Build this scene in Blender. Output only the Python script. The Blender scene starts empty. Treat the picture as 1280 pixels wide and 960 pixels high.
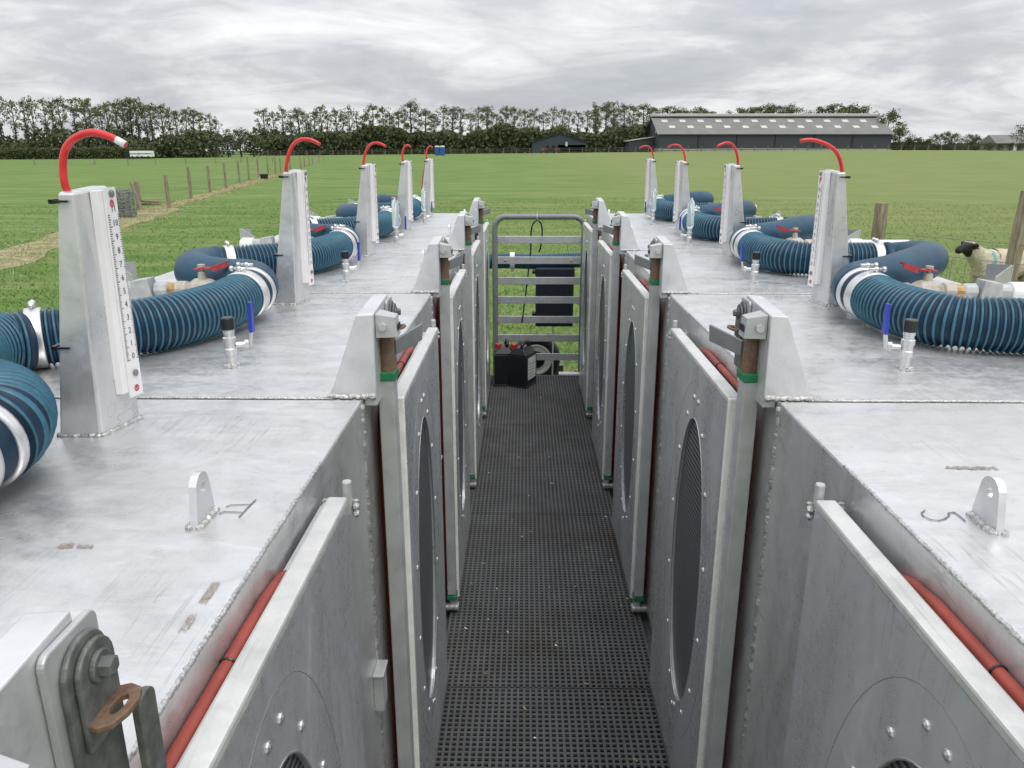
import bpy, bmesh, math, random
import numpy as np
from mathutils import Vector, Matrix
R = math.radians
random.seed(7)
rng = np.random.default_rng(11)
scene = bpy.context.scene
COL = scene.collection

# ------------------------------------------------------------------ camera numbers
CAM_H = 2.25                       # camera above the field
PITCH, YAW, F = R(16.9), R(0.86), 960.0
TOP, DECK = CAM_H - .47, .47       # chamber tops and walkway, above the field
BH = TOP - DECK                    # chamber height
FACE = {-1: -.317, 1: .501}        # inner faces of the two chamber rows
Y0, STEP = .26, 1.18               # first chamber and pitch
VX, VY = 655.0, 188.0

def on_plane(u, v, z):             # photo pixel -> point on the horizontal plane z
    h = CAM_H - z
    zc = F * h / (math.cos(PITCH) * (v - VY))
    return Vector(((u - VX) / F * zc, (zc - h * math.sin(PITCH)) / math.cos(PITCH), z))
def at_depth(u, v, Y):             # photo pixel -> point at distance Y down the field
    zc = Y * math.cos(PITCH)
    for _ in range(4):
        h = (v - VY) * math.cos(PITCH) * zc / F
        zc = Y * math.cos(PITCH) + h * math.sin(PITCH)
    return Vector(((u - VX) / F * zc, Y, CAM_H - h))
def ground_z(x, y):
    t = min(max((y - 55) / 195, 0), 1); t = t * t * (3 - 2 * t)
    return t * min(max(1.45 + x * .0095, 0), 2.4)

# ------------------------------------------------------------------ materials
MATS = {}
def nodes_of(name):
    m = bpy.data.materials.new(name); m.use_nodes = True
    nt = m.node_tree; b = nt.nodes['Principled BSDF']
    MATS[name] = m
    return m, nt, b
def mk(nt, t, **kw):
    n = nt.nodes.new(t)
    for k, v in kw.items(): setattr(n, k, v)
    return n
def noise(nt, vec, scale, detail=4, rough=.55, dist=0):
    n = mk(nt, 'ShaderNodeTexNoise'); n.inputs['Scale'].default_value = scale
    n.inputs['Detail'].default_value = detail; n.inputs['Roughness'].default_value = rough
    n.inputs['Distortion'].default_value = dist
    if vec is not None: nt.links.new(vec, n.inputs['Vector'])
    return n.outputs['Fac']
def ramp(nt, fac, stops):
    r = mk(nt, 'ShaderNodeValToRGB'); e = r.color_ramp.elements
    while len(e) < len(stops): e.new(.5)
    for el, (p, c) in zip(e, stops):
        el.position = p; el.color = c if len(c) == 4 else (*c, 1)
    nt.links.new(fac, r.inputs['Fac']); return r.outputs['Color']
def mapping(nt, vec, scale, rot=(0, 0, 0)):
    m = mk(nt, 'ShaderNodeMapping'); m.inputs['Scale'].default_value = scale; m.inputs['Rotation'].default_value = rot
    nt.links.new(vec, m.inputs['Vector']); return m.outputs['Vector']
def mixc(nt, fac, a, b, mode='MIX'):
    m = mk(nt, 'ShaderNodeMix', data_type='RGBA', blend_type=mode)
    for s, v in ((m.inputs[0], fac), (m.inputs[6], a), (m.inputs[7], b)):
        if hasattr(v, 'is_linked') or hasattr(v, 'links'): nt.links.new(v, s)
        else: s.default_value = v if not isinstance(v, tuple) or len(v) == 4 else (*v, 1)
    return m.outputs[2]
def maprange(nt, v, a, b, c, d):
    m = mk(nt, 'ShaderNodeMapRange'); nt.links.new(v, m.inputs[0])
    for i, q in enumerate((a, b, c, d)): m.inputs[i + 1].default_value = q
    return m.outputs[0]
def bump(nt, b, h, strength, dist=.01):
    n = mk(nt, 'ShaderNodeBump'); n.inputs['Strength'].default_value = strength; n.inputs['Distance'].default_value = dist
    nt.links.new(h, n.inputs['Height']); nt.links.new(n.outputs['Normal'], b.inputs['Normal'])
def position(nt): return mk(nt, 'ShaderNodeNewGeometry').outputs['Position']

def plain(name, col, rough=.5, metal=0, var=.15, scale=30, bmp=0.0, spec=.5):
    m, nt, b = nodes_of(name)
    p = position(nt); f = noise(nt, p, scale, 5)
    lo = tuple(c * (1 - var) for c in col); hi = tuple(min(1, c * (1 + var)) for c in col)
    nt.links.new(ramp(nt, f, [(.3, lo), (.7, hi)]), b.inputs['Base Color'])
    b.inputs['Roughness'].default_value = rough; b.inputs['Metallic'].default_value = metal
    b.inputs['Specular IOR Level'].default_value = spec
    if bmp: bump(nt, b, f, bmp)
    return m

def aluminium(name, base, metal, r0, r1, streak=(3, 3, 3), dirt=.25, scratch=True, wear=0, vert=False):
    m, nt, b = nodes_of(name)
    p = position(nt)
    a = noise(nt, mapping(nt, p, streak), 3.0, 8, .65, .6)
    c = noise(nt, p, 1.6, 4, .6)
    d = noise(nt, mapping(nt, p, (14, 14, 14)), 4.0, 6, .7)
    col = ramp(nt, a, [(.25, tuple(x * .80 for x in base)), (.5, base), (.75, tuple(min(1, x * 1.10) for x in base))])
    col = mixc(nt, maprange(nt, c, .35, .7, 0, .35), col, tuple(x * .72 for x in base))
    if wear > .3:
        cr = noise(nt, mapping(nt, p, (1, 1.3, 1)), 13, 9, .70, .9)
        col = mixc(nt, maprange(nt, cr, .48, .32, 0, .36), col, tuple(x * .60 for x in base)); col = mixc(nt, maprange(nt, cr, .54, .70, 0, .45), col, tuple(min(1, x * 1.2) for x in base))
    spk = maprange(nt, d, .62, .75, 0, dirt)
    col = mixc(nt, spk, col, (.32, .29, .25))
    if wear:
        st = noise(nt, mapping(nt, p, (1.2, 1.9, 1.2)), 2.2, 7, .68, .5); dr = noise(nt, p, 55, 3, .6)
        mk_ = mk(nt, 'ShaderNodeMath', operation='MULTIPLY'); nt.links.new(maprange(nt, st, .50, .72, 0, 1), mk_.inputs[0]); nt.links.new(maprange(nt, dr, .3, .7, .35, 1), mk_.inputs[1])
        sc_ = mk(nt, 'ShaderNodeMath', operation='MULTIPLY'); nt.links.new(mk_.outputs[0], sc_.inputs[0]); sc_.inputs[1].default_value = wear
        col = mixc(nt, sc_.outputs[0], col, (.50, .46, .40))
        for rot, sx in ((.5, 70), (-.9, 95), (2.2, 60)):
            ln = noise(nt, mapping(nt, p, (1, sx*.8, 1.6) if vert else (sx, 2.2, 20), (rot*.12, 0, 0) if vert else (0, 0, rot)), 1.0, 2, .5); gate_ = noise(nt, p, 3.5, 2)
            tri = mk(nt, 'ShaderNodeMath', operation='COMPARE'); nt.links.new(ln, tri.inputs[0]); tri.inputs[1].default_value = .61; tri.inputs[2].default_value = .010
            g2 = mk(nt, 'ShaderNodeMath', operation='MULTIPLY'); nt.links.new(tri.outputs[0], g2.inputs[0]); nt.links.new(maprange(nt, gate_, .52, .62, 0, .38), g2.inputs[1])
            col = mixc(nt, g2.outputs[0], col, (.36, .35, .33))
    nt.links.new(col, b.inputs['Base Color'])
    b.inputs['Metallic'].default_value = metal
    rr = mk(nt, 'ShaderNodeMath', operation='ADD'); nt.links.new(maprange(nt, a, .3, .7, r0, r1), rr.inputs[0])
    nt.links.new(maprange(nt, d, .4, .7, -.05, .10), rr.inputs[1])
    nt.links.new(rr.outputs[0], b.inputs['Roughness'])
    if scratch:
        s = noise(nt, mapping(nt, p, (90, 6, 40), (0, 0, .3)), 3, 3, .5)
        h = mk(nt, 'ShaderNodeMath', operation='ADD'); nt.links.new(s, h.inputs[0]); nt.links.new(d, h.inputs[1])
        bump(nt, b, h.outputs[0], .06, .004)
    return m

aluminium('aluminium_sheet', (.675, .677, .68), .68, .26, .44, (2.2, 5, 2.2), .40, True, .42)
aluminium('aluminium_door', (.66, .68, .70), .60, .24, .40, (2.5, 2.5, .7), .0, False, .22, True)
aluminium('aluminium_cast', (.70, .71, .72), .70, .38, .55, (4, 4, 4))
aluminium('aluminium_rail', (.66, .655, .64), .45, .40, .60, (6, 3, 6), .3, True, .5)
aluminium('galvanised', (.52, .53, .53), .50, .42, .60, (5, 5, 5), .4)
aluminium('dull_galvanised', (.25, .26, .26), .45, .50, .68, (6, 6, 6), .5)
aluminium('bright_metal', (.72, .72, .72), .85, .30, .36, (2, 2, 2), .0, False)

def weld_mat():
    m, nt, b = nodes_of('weld_bead'); p = position(nt)
    f = noise(nt, p, 160, 3, .6)
    nt.links.new(ramp(nt, f, [(.3, (.34, .33, .32)), (.7, (.66, .65, .63))]), b.inputs['Base Color'])
    b.inputs['Metallic'].default_value = .7; b.inputs['Roughness'].default_value = .38
    bump(nt, b, f, .8, .004)
weld_mat()
plain('white_edge', (.74, .73, .69), .55, 0, .10, 25)
plain('white_ruler', (.80, .78, .78), .35, 0, .04, 20)
plain('dark_steel', (.150, .157, .148), .55, .35, .35, 60, .2)
plain('ink', (.02, .02, .025), .6, 0, .1)
plain('scratch_dark', (.20, .21, .22), .6, .3, .2)
plain('pencil', (.16, .16, .17), .7, 0, .3, 200)
plain('logo_red', (.55, .03, .05), .5, 0, .1)
plain('sticker_residue', (.30, .255, .21), .85, 0, .3, 250)
plain('hose_navy', (.006, .026, .054), .48, 0, .25, 40, 0, .3)
plain('hose_ridge', (.034, .125, .185), .42, 0, .2, 60)
plain('bend_blue', (.011, .055, .100), .46, 0, .25, 9, 0, .3)
plain('black_rubber', (.014, .014, .016), .6, 0, .3, 40)
plain('black_plastic', (.010, .011, .014), .32, 0, .2, 30)
plain('navy_plastic', (.012, .016, .030), .5, 0, .2, 20)
plain('red_tube', (.62, .030, .030), .28, 0, .10, 25)
plain('red_seal', (.29, .050, .034), .55, 0, .22, 18, .05)
plain('red_cap', (.50, .02, .025), .4)
plain('red_handle', (.40, .035, .04), .5, 0, .3, 60)
plain('blue_handle', (.015, .04, .36), .35, 0, .1)
plain('green_plastic', (.012, .16, .065), .5, 0, .25, 60)
plain('white_plastic', (.78, .78, .76), .4, 0, .06, 12)
plain('grey_fitting', (.44, .45, .44), .5, .3, .2, 30)
plain('beige_fitting', (.46, .42, .36), .5, .3, .2, 40)
plain('straw', (.38,.30,.16), .9, 0, .3, 60)
plain('brass', (.42, .27, .12), .4, .7, .25, 50)
plain('grey_plate', (.52, .53, .52), .5, .5, .12, 8)
plain('grating_grey', (.092, .093, .095), .72, 0, .22, 5, .1)
def grating_dirt():
    nt = MATS['grating_grey'].node_tree; b = nt.nodes['Principled BSDF']; old = b.inputs['Base Color'].links[0].from_socket
    p = position(nt); f = noise(nt, p, 2.6, 6, .7); g_ = noise(nt, p, 40, 3)
    c = mixc(nt, maprange(nt, f, .50, .68, 0, .75), old, (.062, .050, .034)); c = mixc(nt, maprange(nt, g_, .60, .72, 0, .5), c, (.13, .115, .085))
    nt.links.new(c, b.inputs['Base Color'])
grating_dirt()
plain('deck_dark', (.006, .006, .006), .9, 0, .4, 6)
plain('chassis', (.16, .17, .17), .6, .5, .2, 8)

def rust():
    m, nt, b = nodes_of('rusty_steel'); p = position(nt)
    f = noise(nt, p, 38, 6, .65); g = noise(nt, p, 160, 4)
    c = ramp(nt, f, [(.34, (.15, .14, .12)), (.44, (.19, .12, .07)), (.53, (.21, .105, .055)), (.68, (.12, .06, .04))])
    nt.links.new(mixc(nt, .25, c, ramp(nt, g, [(.3, (.05, .04, .035)), (.7, (.3, .26, .22))])), b.inputs['Base Color'])
    b.inputs['Metallic'].default_value = .2; b.inputs['Roughness'].default_value = .7
    bump(nt, b, g, .4, .003)
rust()

def mesh_window():
    m, nt, b = nodes_of('window_mesh'); p = position(nt)
    w = mk(nt, 'ShaderNodeTexWave', wave_type='BANDS', bands_direction='Z'); w.inputs['Scale'].default_value = 22
    w.inputs['Distortion'].default_value = 1.2; w.inputs['Detail'].default_value = 1; w.inputs['Detail Scale'].default_value = 1
    nt.links.new(p, w.inputs['Vector'])
    nt.links.new(ramp(nt, w.outputs['Fac'], [(.30, (.018, .020, .025)), (.70, (.135, .147, .165))]), b.inputs['Base Color'])
    b.inputs['Roughness'].default_value = .38
    bump(nt, b, w.outputs['Fac'], .35, .004)
mesh_window()

def clear():
    m, nt, b = nodes_of('clear_plastic')
    b.inputs['Base Color'].default_value = (.90, .95, .97, 1); b.inputs['Roughness'].default_value = .12
    b.inputs['Transmission Weight'].default_value = .75; b.inputs['IOR'].default_value = 1.2
clear()

def wood():
    m, nt, b = nodes_of('weathered_wood'); p = position(nt)
    f = noise(nt, mapping(nt, p, (9, 9, 1)), 3, 6, .65)
    nt.links.new(ramp(nt, f, [(.3, (.12, .095, .065)), (.55, (.28, .235, .165)), (.75, (.42, .37, .28))]), b.inputs['Base Color'])
    b.inputs['Roughness'].default_value = .9; bump(nt, b, f, .5, .01)
wood()

def grass_colour(nt, p, fine, k=1.0):
    K = lambda c: (c[0]*k*1.06, c[1]*k*1.09, c[2]*k*1.0)
    big = noise(nt, p, .035, 4, .55); mid = noise(nt, mapping(nt, p, (.35, .8, 1)), .9, 6, .65, .8)
    sp = mk(nt, 'ShaderNodeSeparateXYZ'); nt.links.new(p, sp.inputs[0])
    st = noise(nt, mapping(nt, p, (.10, .55, 1), (0, 0, .08)), 1.6, 6, .7, .6)
    c = ramp(nt, fine, [(.30, K((.054, .100, .026))), (.5, K((.104, .172, .044))), (.72, K((.158, .226, .070)))])
    c = mixc(nt, maprange(nt, mid, .46, .70, 0, .60), c, K((.205, .232, .096)))
    c = mixc(nt, maprange(nt, mid, .30, .44, .45, 0), c, K((.056, .112, .027)))
    c = mixc(nt, maprange(nt, big, .40, .62, 0, .40), c, K((.136, .200, .060)))
    c = mixc(nt, maprange(nt, st, .50, .64, 0, .62), c, K((.222, .234, .108)))
    c = mixc(nt, maprange(nt, st, .36, .47, .45, 0), c, K((.070, .128, .035)))
    return mixc(nt, maprange(nt, sp.outputs['X'], -2, 14, 0, .42), c, K((.215, .215, .098)))
def grass_ground():
    m, nt, b = nodes_of('field_grass'); p = position(nt); fine = noise(nt, p, 9, 6, .75)
    nt.links.new(grass_colour(nt, p, fine), b.inputs['Base Color']); b.inputs['Roughness'].default_value = .95
    b.inputs['Specular IOR Level'].default_value = .12
    bump(nt, b, fine, .5, .04)
grass_ground()
def grass_blade():
    m, nt, b = nodes_of('blade_green'); p = position(nt); a = mk(nt, 'ShaderNodeAttribute', attribute_name='shade')
    c = grass_colour(nt, p, maprange(nt, a.outputs['Fac'], 0, 1, .36, .72), 1.12)
    nt.links.new(c, b.inputs['Base Color']); b.inputs['Roughness'].default_value = .9; b.inputs['Specular IOR Level'].default_value = .1
    t = mk(nt, 'ShaderNodeBsdfTranslucent'); nt.links.new(c, t.inputs['Color'])
    mx = mk(nt, 'ShaderNodeMixShader'); mx.inputs[0].default_value = .15
    up = mk(nt, 'ShaderNodeCombineXYZ'); up.inputs[2].default_value = 1; nt.links.new(up.outputs[0], b.inputs['Normal'])
    nt.links.new(b.outputs[0], mx.inputs[1]); nt.links.new(t.outputs[0], mx.inputs[2]); nt.links.new(mx.outputs[0], nt.nodes['Material Output'].inputs['Surface'])
grass_blade()

def attr_leaf(name, lo, hi, rough=.75, trans=.0, noise_scale=.4):
    m, nt, b = nodes_of(name)
    a = mk(nt, 'ShaderNodeAttribute', attribute_name='shade')
    p = position(nt); n = noise(nt, p, noise_scale, 3)
    c = ramp(nt, a.outputs['Fac'], [(0, lo), (1, hi)])
    c = mixc(nt, maprange(nt, n, .4, .65, 0, .4), c, tuple(x * y for x, y in zip(hi, (1.15, 1.0, .8))))
    nt.links.new(c, b.inputs['Base Color']); b.inputs['Roughness'].default_value = rough
    b.inputs['Specular IOR Level'].default_value = .2
    gn = mk(nt, 'ShaderNodeNewGeometry'); va = mk(nt, 'ShaderNodeVectorMath', operation='MULTIPLY_ADD'); nt.links.new(gn.outputs['Normal'], va.inputs[0]); va.inputs[1].default_value = (.5, .5, .5); va.inputs[2].default_value = (0, -.15, .6)
    vn = mk(nt, 'ShaderNodeVectorMath', operation='NORMALIZE'); nt.links.new(va.outputs[0], vn.inputs[0]); nt.links.new(vn.outputs[0], b.inputs['Normal'])
    if trans:
        t = mk(nt, 'ShaderNodeBsdfTranslucent'); nt.links.new(c, t.inputs['Color'])
        mx = mk(nt, 'ShaderNodeMixShader'); mx.inputs[0].default_value = trans
        nt.links.new(b.outputs[0], mx.inputs[1]); nt.links.new(t.outputs[0], mx.inputs[2])
        nt.links.new(mx.outputs[0], nt.nodes['Material Output'].inputs['Surface'])
attr_leaf('leaf_ash', (.062, .092, .034), (.145, .175, .068), trans=.3)
attr_leaf('leaf_oak', (.050, .080, .030), (.125, .158, .058), trans=.25)
attr_leaf('leaf_dark', (.040, .060, .027), (.100, .126, .054), trans=.15)
attr_leaf('leaf_hedge', (.036, .058, .022), (.105, .125, .050), trans=.2)
attr_leaf('blade_straw', (.28, .235, .13), (.52, .45, .27), trans=.2, noise_scale=1)
plain('bark', (.060, .052, .042), .95, 0, .3, 2)
plain('bark_pale', (.13, .12, .10), .95, 0, .3, 2)
plain('barn_cladding', (.040, .050, .062), .6, .1, .08, .4)
plain('barn_roof', (.175, .17, .165), .8, 0, .12, .25)
plain('barn_ridge', (.46, .46, .45), .7, 0, .08, .4)
plain('skylight', (.52, .51, .46), .5, 0, .06, .6)
plain('concrete', (.36, .35, .32), .9, 0, .15, .6)
plain('dark_opening', (.010, .010, .012), .9, 0, .1)
plain('portaloo_blue', (.015, .095, .33), .45, 0, .08, 1)
plain('wool', (.50, .45, .34), .95, 0, .18, 22, .6)
plain('sheep_black', (.014, .013, .013), .75, 0, .3, 30)
plain('raddle_teal', (.16, .34, .33), .9, 0, .15, 14)
plain('wire', (.22, .22, .21), .6, .6, .2, 5)
plain('net_grey', (.25, .26, .27), .7, .4, .2, 20)
plain('stone_grey', (.20, .19, .175), .95, 0, .25, .7)
plain('tractor_red', (.30, .03, .02), .5, 0, .2, 2)
plain('rim_white', (.72, .70, .64), .45, 0, .08, 20)

# ------------------------------------------------------------------ mesh builder
class MB:
    def __init__(s, side=1): s.v, s.f, s.m, s.side, s.cur = [], [], [], side, 0
    def add(s, vs, fs):
        n = len(s.v); s.v += [(s.side * a, b, c) for a, b, c in vs]
        for f in fs: s.f.append([n + i for i in f]); s.m.append(s.cur)
    def box(s, a, b):
        (x0, y0, z0), (x1, y1, z1) = a, b
        s.add([(x0,y0,z0),(x1,y0,z0),(x1,y1,z0),(x0,y1,z0),(x0,y0,z1),(x1,y0,z1),(x1,y1,z1),(x0,y1,z1)],
              [(0,3,2,1),(4,5,6,7),(0,1,5,4),(1,2,6,5),(2,3,7,6),(3,0,4,7)]); return s
    def hexa(s, bot, top):
        s.add(list(bot) + list(top), [(3,2,1,0),(4,5,6,7),(0,1,5,4),(1,2,6,5),(2,3,7,6),(3,0,4,7)]); return s
    def prism(s, pts, axis, a, b):           # polygon extruded along an axis ('x','y','z')
        n = len(pts); vs = []
        for t in (a, b):
            for p, q in pts:
                vs.append({'x': (t, p, q), 'y': (p, t, q), 'z': (p, q, t)}[axis])
        s.add(vs, [tuple(range(n))[::-1], tuple(range(n, 2*n))] + [(i, (i+1) % n, n + (i+1) % n, n + i) for i in range(n)]); return s
    def tube(s, pts, rad, seg=10, caps=True, mats=None, closed=False):
        pts = [Vector(p) for p in pts]; n = len(pts)
        rad = rad if isinstance(rad, (list, tuple)) else [rad] * n
        T = []
        for i in range(n):
            if closed: d = pts[(i+1) % n] - pts[i-1]
            else: d = pts[min(i+1, n-1)] - pts[max(i-1, 0)]
            if d.length < 1e-7 and n > 2: d = pts[min(i+2, n-1)] - pts[max(i-2, 0)]
            T.append(d.normalized() if d.length > 1e-9 else Vector((0, 0, 1)))
        ref = Vector((0, 0, 1)) if abs(T[0].z) < .9 else Vector((1, 0, 0))
        u = (ref - T[0] * ref.dot(T[0])).normalized(); vs = []
        for i in range(n):
            if i:
                q = T[i-1].rotation_difference(T[i]); u = q @ u
                u = (u - T[i] * u.dot(T[i])).normalized()
            w = T[i].cross(u)
            for k in range(seg):
                a = 2 * math.pi * k / seg
                p = pts[i] + (u * math.cos(a) + w * math.sin(a)) * rad[i]; vs.append(tuple(p))
        base = len(s.v); s.add(vs, [])
        for i in range(n if closed else n - 1):
            j = (i + 1) % n
            for k in range(seg):
                s.f.append([base + i*seg + k, base + i*seg + (k+1) % seg, base + j*seg + (k+1) % seg, base + j*seg + k])
                s.m.append(mats[i] if mats else s.cur)
        if caps and not closed:
            s.f.append([base + k for k in range(seg)][::-1]); s.m.append(s.cur)
            s.f.append([base + (n-1)*seg + k for k in range(seg)]); s.m.append(s.cur)
        return s
    def lathe(s, prof, c=(0, 0, 0), axis='z', seg=16):   # prof: (radius, height)
        d = {'x': Vector((1, 0, 0)), 'y': Vector((0, 1, 0)), 'z': Vector((0, 0, 1))}[axis]
        c = Vector(c); return s.tube_rings([(c + d * h, d, r) for r, h in prof], seg)
    def tube_rings(s, rings, seg):
        vs = []
        for p, d, r in rings:
            ref = Vector((0, 0, 1)) if abs(d.z) < .9 else Vector((1, 0, 0))
            u = (ref - d * ref.dot(d)).normalized(); w = d.cross(u)
            for k in range(seg):
                a = 2 * math.pi * k / seg; vs.append(tuple(p + (u * math.cos(a) + w * math.sin(a)) * max(r, 1e-4)))
        n = len(rings)
        fs = [(i*seg+k, i*seg+(k+1) % seg, (i+1)*seg+(k+1) % seg, (i+1)*seg+k) for i in range(n-1) for k in range(seg)]
        fs += [tuple(range(seg))[::-1], tuple((n-1)*seg + k for k in range(seg))]
        s.add(vs, fs); return s
    def mesh(s, name, mats, smooth=False):
        me = bpy.data.meshes.new(name); me.from_pydata(s.v, [], s.f)
        for m in mats: me.materials.append(MATS[m])
        me.polygons.foreach_set('material_index', s.m)
        bm = bmesh.new(); bm.from_mesh(me); bmesh.ops.recalc_face_normals(bm, faces=bm.faces); bm.to_mesh(me); bm.free()
        if smooth: me.polygons.foreach_set('use_smooth', [True] * len(me.polygons))
        me.update(); return me

def link(name, me, parent=None, loc=(0, 0, 0), bevel=0, smooth_angle=False):
    o = bpy.data.objects.new(name, me); COL.objects.link(o); o.parent = parent; o.location = loc
    if bevel:
        b = o.modifiers.new('bevel', 'BEVEL'); b.width = bevel; b.segments = 2; b.limit_method = 'ANGLE'; b.angle_limit = R(40)
    return o
def tag(o, label=None, cat=None, group=None, kind=None):
    if label: o['label'] = label
    if cat: o['category'] = cat
    if group: o['group'] = group
    if kind: o['kind'] = kind
    return o
def thing(name, label, cat, loc=(0, 0, 0), rz=0, group=None):
    o = bpy.data.objects.new(name, None); COL.objects.link(o); o.location = loc; o.rotation_euler = (0, 0, rz)
    o.empty_display_size = .1
    return tag(o, label, cat, group)
CACHE = {}
def cached(key, fn):
    if key not in CACHE: CACHE[key] = fn()
    return CACHE[key]
def copy_tree(o, parent=None):
    c = o.copy(); COL.objects.link(c); c.parent = parent
    for ch in list(o.children): copy_tree(ch, c)
    return c
def spline(pts, step):
    P = [Vector(p) for p in pts]; P = [P[0]*2 - P[1]] + P + [P[-1]*2 - P[-2]]
    d = []
    for i in range(1, len(P) - 2):
        for t in np.linspace(0, 1, 40, endpoint=False):
            a, b, c, e = P[i-1:i+3]
            d.append(.5*((2*b)+(c-a)*t+(2*a-5*b+4*c-e)*t*t+(3*b-a-3*c+e)*t**3))
    d.append(P[-2])
    out, acc = [d[0]], 0
    for a, b in zip(d, d[1:]):
        L = (b - a).length
        while acc + L >= step and L > 0:
            r = (step - acc) / L; a = a + (b - a) * r; L = (b - a).length; acc = 0; out.append(a.copy())
        acc += L
    return out
def weld(mb, a, b, r=.005, step=.004, seed=1):
    g = random.Random(seed); a, b = Vector(a), Vector(b); n = max(3, int((b - a).length / step))
    pts = [a + (b - a) * i / n + Vector((g.uniform(-1, 1), g.uniform(-1, 1), g.uniform(-1, 1))) * r * .18 for i in range(n + 1)]
    mb.tube(pts, [r * (.85 + .35 * abs(math.sin(i * 1.1)) + g.uniform(-.12, .12)) for i in range(n + 1)], 7)
def text_mesh(txt, size):
    c = bpy.data.curves.new('glyphs', 'FONT'); c.body = txt; c.size = size; c.align_x = 'CENTER'; c.align_y = 'CENTER'; c.resolution_u = 2
    o = bpy.data.objects.new('glyphs', c); COL.objects.link(o)
    dg = bpy.context.evaluated_depsgraph_get(); me = bpy.data.meshes.new_from_object(o.evaluated_get(dg))
    vs = [tuple(v.co) for v in me.vertices]; fs = [tuple(p.vertices) for p in me.polygons]
    bpy.data.objects.remove(o); bpy.data.curves.remove(c); bpy.data.meshes.remove(me)
    return vs, fs

# ------------------------------------------------------------------ one chamber and its parts; local x = outward from the walkway
W = 1.12
def ellipse_panel(mb, o_in, o_out, y0, y1, z0, z1, cy, cz, ry, rz, n=48):
    # flat door skin with an oval hole, both faces and the hole's edge
    def rect_pt(a):
        dy, dz = math.cos(a), math.sin(a); t = []
        if dy > 1e-9: t.append((y1 - cy) / dy)
        if dy < -1e-9: t.append((y0 - cy) / dy)
        if dz > 1e-9: t.append((z1 - cz) / dz)
        if dz < -1e-9: t.append((z0 - cz) / dz)
        k = min(t); return cy + dy * k, cz + dz * k
    ang = [2 * math.pi * i / n for i in range(n)]
    for q in ((y0, z0), (y1, z0), (y1, z1), (y0, z1)): ang.append(math.atan2(q[1] - cz, q[0] - cy) % (2 * math.pi))
    ang = sorted(set(round(a, 6) for a in ang)); n = len(ang); vs = []
    for o in (o_in, o_out):
        for a in ang: vs.append((o, cy + math.cos(a) * ry, cz + math.sin(a) * rz))
        for a in ang: vs.append((o, *rect_pt(a)))
    fs = []
    for i in range(n):
        j = (i + 1) % n
        fs += [(i, j, n + j, n + i), (2*n + i, 3*n + i, 3*n + j, 2*n + j), (i, 2*n + i, 2*n + j, j), (n + i, n + j, 3*n + j, 3*n + i)]
    mb.add(vs, fs)

def shell_mesh(side):
    mb = MB(side); mb.box((0, .004, .0), (W, STEP - .004, BH)); return mb.mesh('shell', ['aluminium_sheet'])
def welds_mesh(side):
    mb = MB(side)
    weld(mb, (.003, 1.172, .02), (.003, 1.172, BH - .01), .0075, .009, 3)
    weld(mb, (.003, .19, BH - .003), (.003, .86, BH - .003), .0031, .004, 4)
    mb.tube([(.06 + (W - .08)*i/12, .003, BH - .0005) for i in range(13)], .0036, 8)
    for o in (-.025, .055): weld(mb, (o, .004, BH + .002), (o, .18, BH + .002), .005, .006, 6) if o > 0 else None
    return mb.mesh('weld_bead', ['weld_bead'], True)
def lug_mesh(side):
    mb = MB(side)
    c, y0 = .103, .66
    prof = [(-.028, 0), (-.028, .012)] + [(.021 * math.cos(a) * 1.0, .047 + .021 * math.sin(a)) for a in np.linspace(math.pi, 0, 9)] + [(.028, .012), (.028, 0)]
    n = len(prof); hole = [(.008 * math.cos(a), .046 + .008 * math.sin(a)) for a in np.linspace(0, 2*math.pi, 12, endpoint=False)]
    # plate standing along the row, pierced
    bm = bmesh.new(); geo = []
    for loop in (prof, hole):
        vv = [bm.verts.new((0, p, q)) for p, q in loop]
        geo += [bm.edges.new((vv[i], vv[(i+1) % len(vv)])) for i in range(len(vv))]
    r = bmesh.ops.triangle_fill(bm, edges=geo, use_beauty=True)
    fc = [f for f in bm.faces]
    ex = bmesh.ops.extrude_face_region(bm, geom=fc)
    for v in [g for g in ex['geom'] if isinstance(g, bmesh.types.BMVert)]: v.co.x += .010
    bm.verts.index_update()
    mb.add([(c + v.co.x, y0 + v.co.y, BH + v.co.z) for v in bm.verts], [[v.index for v in f.verts] for f in bm.faces]); bm.free()
    mb.cur = 1
    weld(mb, (c - .002, y0 - .030, BH + .001), (c - .002, y0 + .030, BH + .001), .0055, .004, 8)
    weld(mb, (c + .012, y0 - .030, BH + .001), (c + .012, y0 + .030, BH + .001), .0055, .004, 9)
    return mb.mesh('lifting_lug', ['aluminium_cast', 'weld_bead'])

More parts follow.
